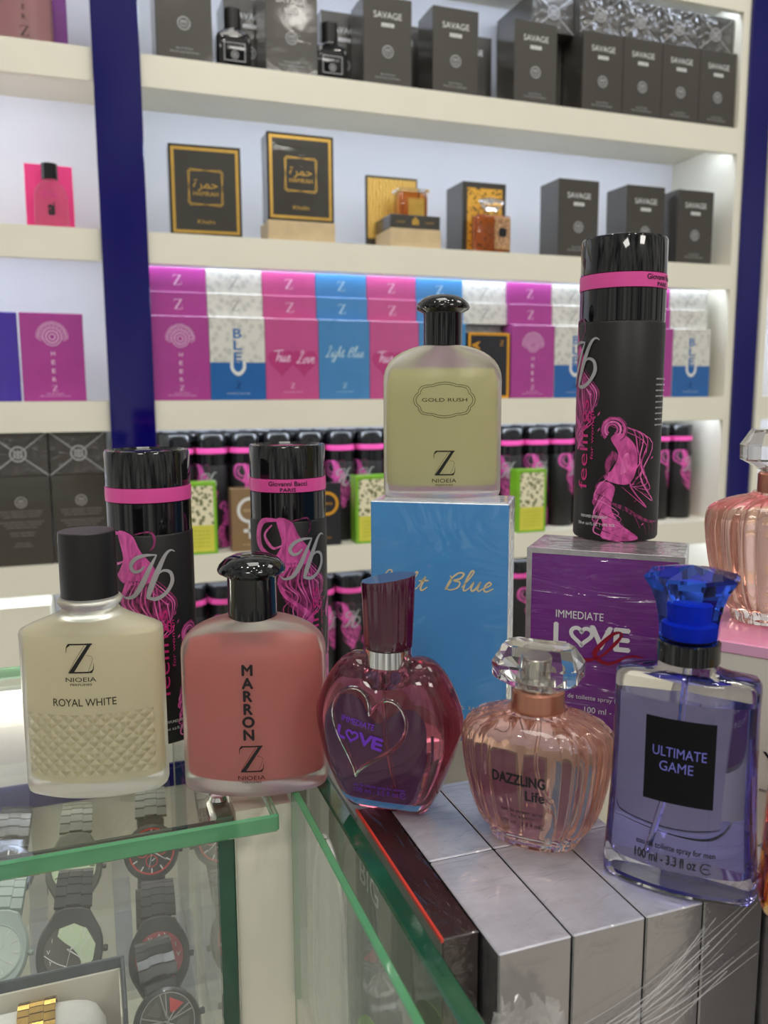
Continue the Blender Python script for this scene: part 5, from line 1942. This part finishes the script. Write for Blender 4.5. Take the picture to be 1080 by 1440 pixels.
red_ink = mat('red_ink', srgb(206, 40, 44), .4, vary=.05)
NN, UU = (.0, -.78, .62), (.10, .6, .75)
WG = 'wrist watches on stands in the glass case'
watch('matte black watch with pale green map dial, above the open navy box', (-0.0260, 0.5249, 0.8709), NN, UU, w_black, w_black, (d_dark, dial_map, [d_pale, white_ink]), group=WG)
watch('matte black watch with red dial, beside the green side pane', (0.0292, 0.5381, 0.8437), NN, (.06, .6, .75), w_black, w_black, (d_red, dial_red, [white_ink]), group=WG)
watch('mint green watch with pale dial at the left edge', (-0.0718, 0.5459, 0.8664), NN, (.16, .6, .75), w_mint, w_mint, (d_mint, lambda p, r: dial_ticks(p, r), [white_ink]), group=WG)
watch('dark grey watch with pale green dial in the back row, middle', (-0.0245, 0.6261, 0.8699), NN, (.08, .6, .75), w_grey, w_grey, (d_pale, lambda p, r: dial_ticks(p, r), [d_dark]), group=WG)
watch('black chronograph watch with red subdials in the back row right', (0.0310, 0.6122, 0.8795), NN, (.06, .6, .75), w_black, w_grey, (d_black, dial_chrono, [white_ink, red_ink]), 'round', group=WG)
watch('blue steel bracelet watch in the back row at the left edge', (-0.0722, 0.6376, 0.8692), NN, (.14, .6, .75), w_blue, w_steel, (d_black, dial_chrono, [white_ink, w_blue]), 'round', group=WG)
watch('black steel watch with spoked wheel dial at the bottom, in front of the red-dial watch', (0.0292, 0.4834, 0.8371), (.0, -.74, .67), (-.10, .6, .75), w_steel, w_steel, (d_black, dial_spoke, [grey_ink, mat('mesh_grey', srgb(84, 86, 80), .4, vary=.4, vary_scale=900), red_ink]), 'round', [silver_ink], group=WG, r=.0218)

# navy gift box with cushion and gold watch
navy_card = mat('navy_box_card', srgb(44, 62, 74), .45, vary=.15, vary_scale=40)
cush = mat('white_cushion_cloth', srgb(236, 236, 232), .8, vary=.06, vary_scale=500, bump=('noise', (900, 900, 900), .4, .0005))
t = thing('watch_gift_box', 'open navy box with cream inside holding a white cushion and gold bracelet watch', 'box', (-.13, .4480, .7925))
w, d, h = .136, .0480, .0880
obj('outer_wall', join(bbox(0, w, d - .0022, d, 0, h), bbox(w - .0022, w, 0, d - .0023, 0, h), bbox(0, w - .0023, 0, .0022, 0, h - .012), bbox(0, .0022, .0023, d - .0023, 0, h)), navy_card, t, smooth=False)
obj('cream_lining', join(bbox(.0024, w - .0024, d - .0038, d - .0024, .001, h - .0065), bbox(w - .0038, w - .0024, .0026, d - .004, .001, h - .0065), bbox(.003, w - .004, .003, d - .004, .0, .043)), cream, t, smooth=False)
cg = []
cu = thing('watch_cushion', 'white woven cushion inside the open navy box', 'cushion', (-.13, .4480, .7925))
prof = []
for i in range(25):
    u = i / 24
    s = (1 - abs(2 * u - 1) ** 6) ** .5
    prof.append([(.006 + u * .118, .0215 + .0165 * (.25 + .75 * s) * math.cos(2 * PI * k / 24) * .98, .0635 + .0185 * (.25 + .75 * s) * math.sin(2 * PI * k / 24)) for k in range(24)])
obj('cushion_body', loft(prof), cush, cu, angle=80)
gw = thing('gold_bracelet', 'gold link bracelet watch wrapped round the white cushion in the navy box', 'watch', (0, 0, 0))
gw.matrix_world = Matrix.Translation((-.0425, .4695, .8560))
obj('bracelet', links(.0200, .0190, .0195, 22, R(-150), R(150), .0022, 0, True, 1), w_gold, gw, smooth=False)
# clear stepped acrylic display blocks
for i, (x, y, z0_, h_) in enumerate([(.0080, .600, .7925, .055), (-.0480, .590, .7925, .05), (.0480, .560, .7925, .045)]):
    ab_ = thing('acrylic_riser', 'clear stepped acrylic riser ' + ['between the two middle watches', 'between the mint and the map dial watches', 'between red-dial watch and green side pane'][i], 'riser', (x, y, z0_))
    for k in range(3):
        obj('step', bbox(-.006, .006, -.02 + .014 * k, -.0065 + .014 * k, 0, h_ + .018 * k, .0005), acrylic, ab_, smooth=False)
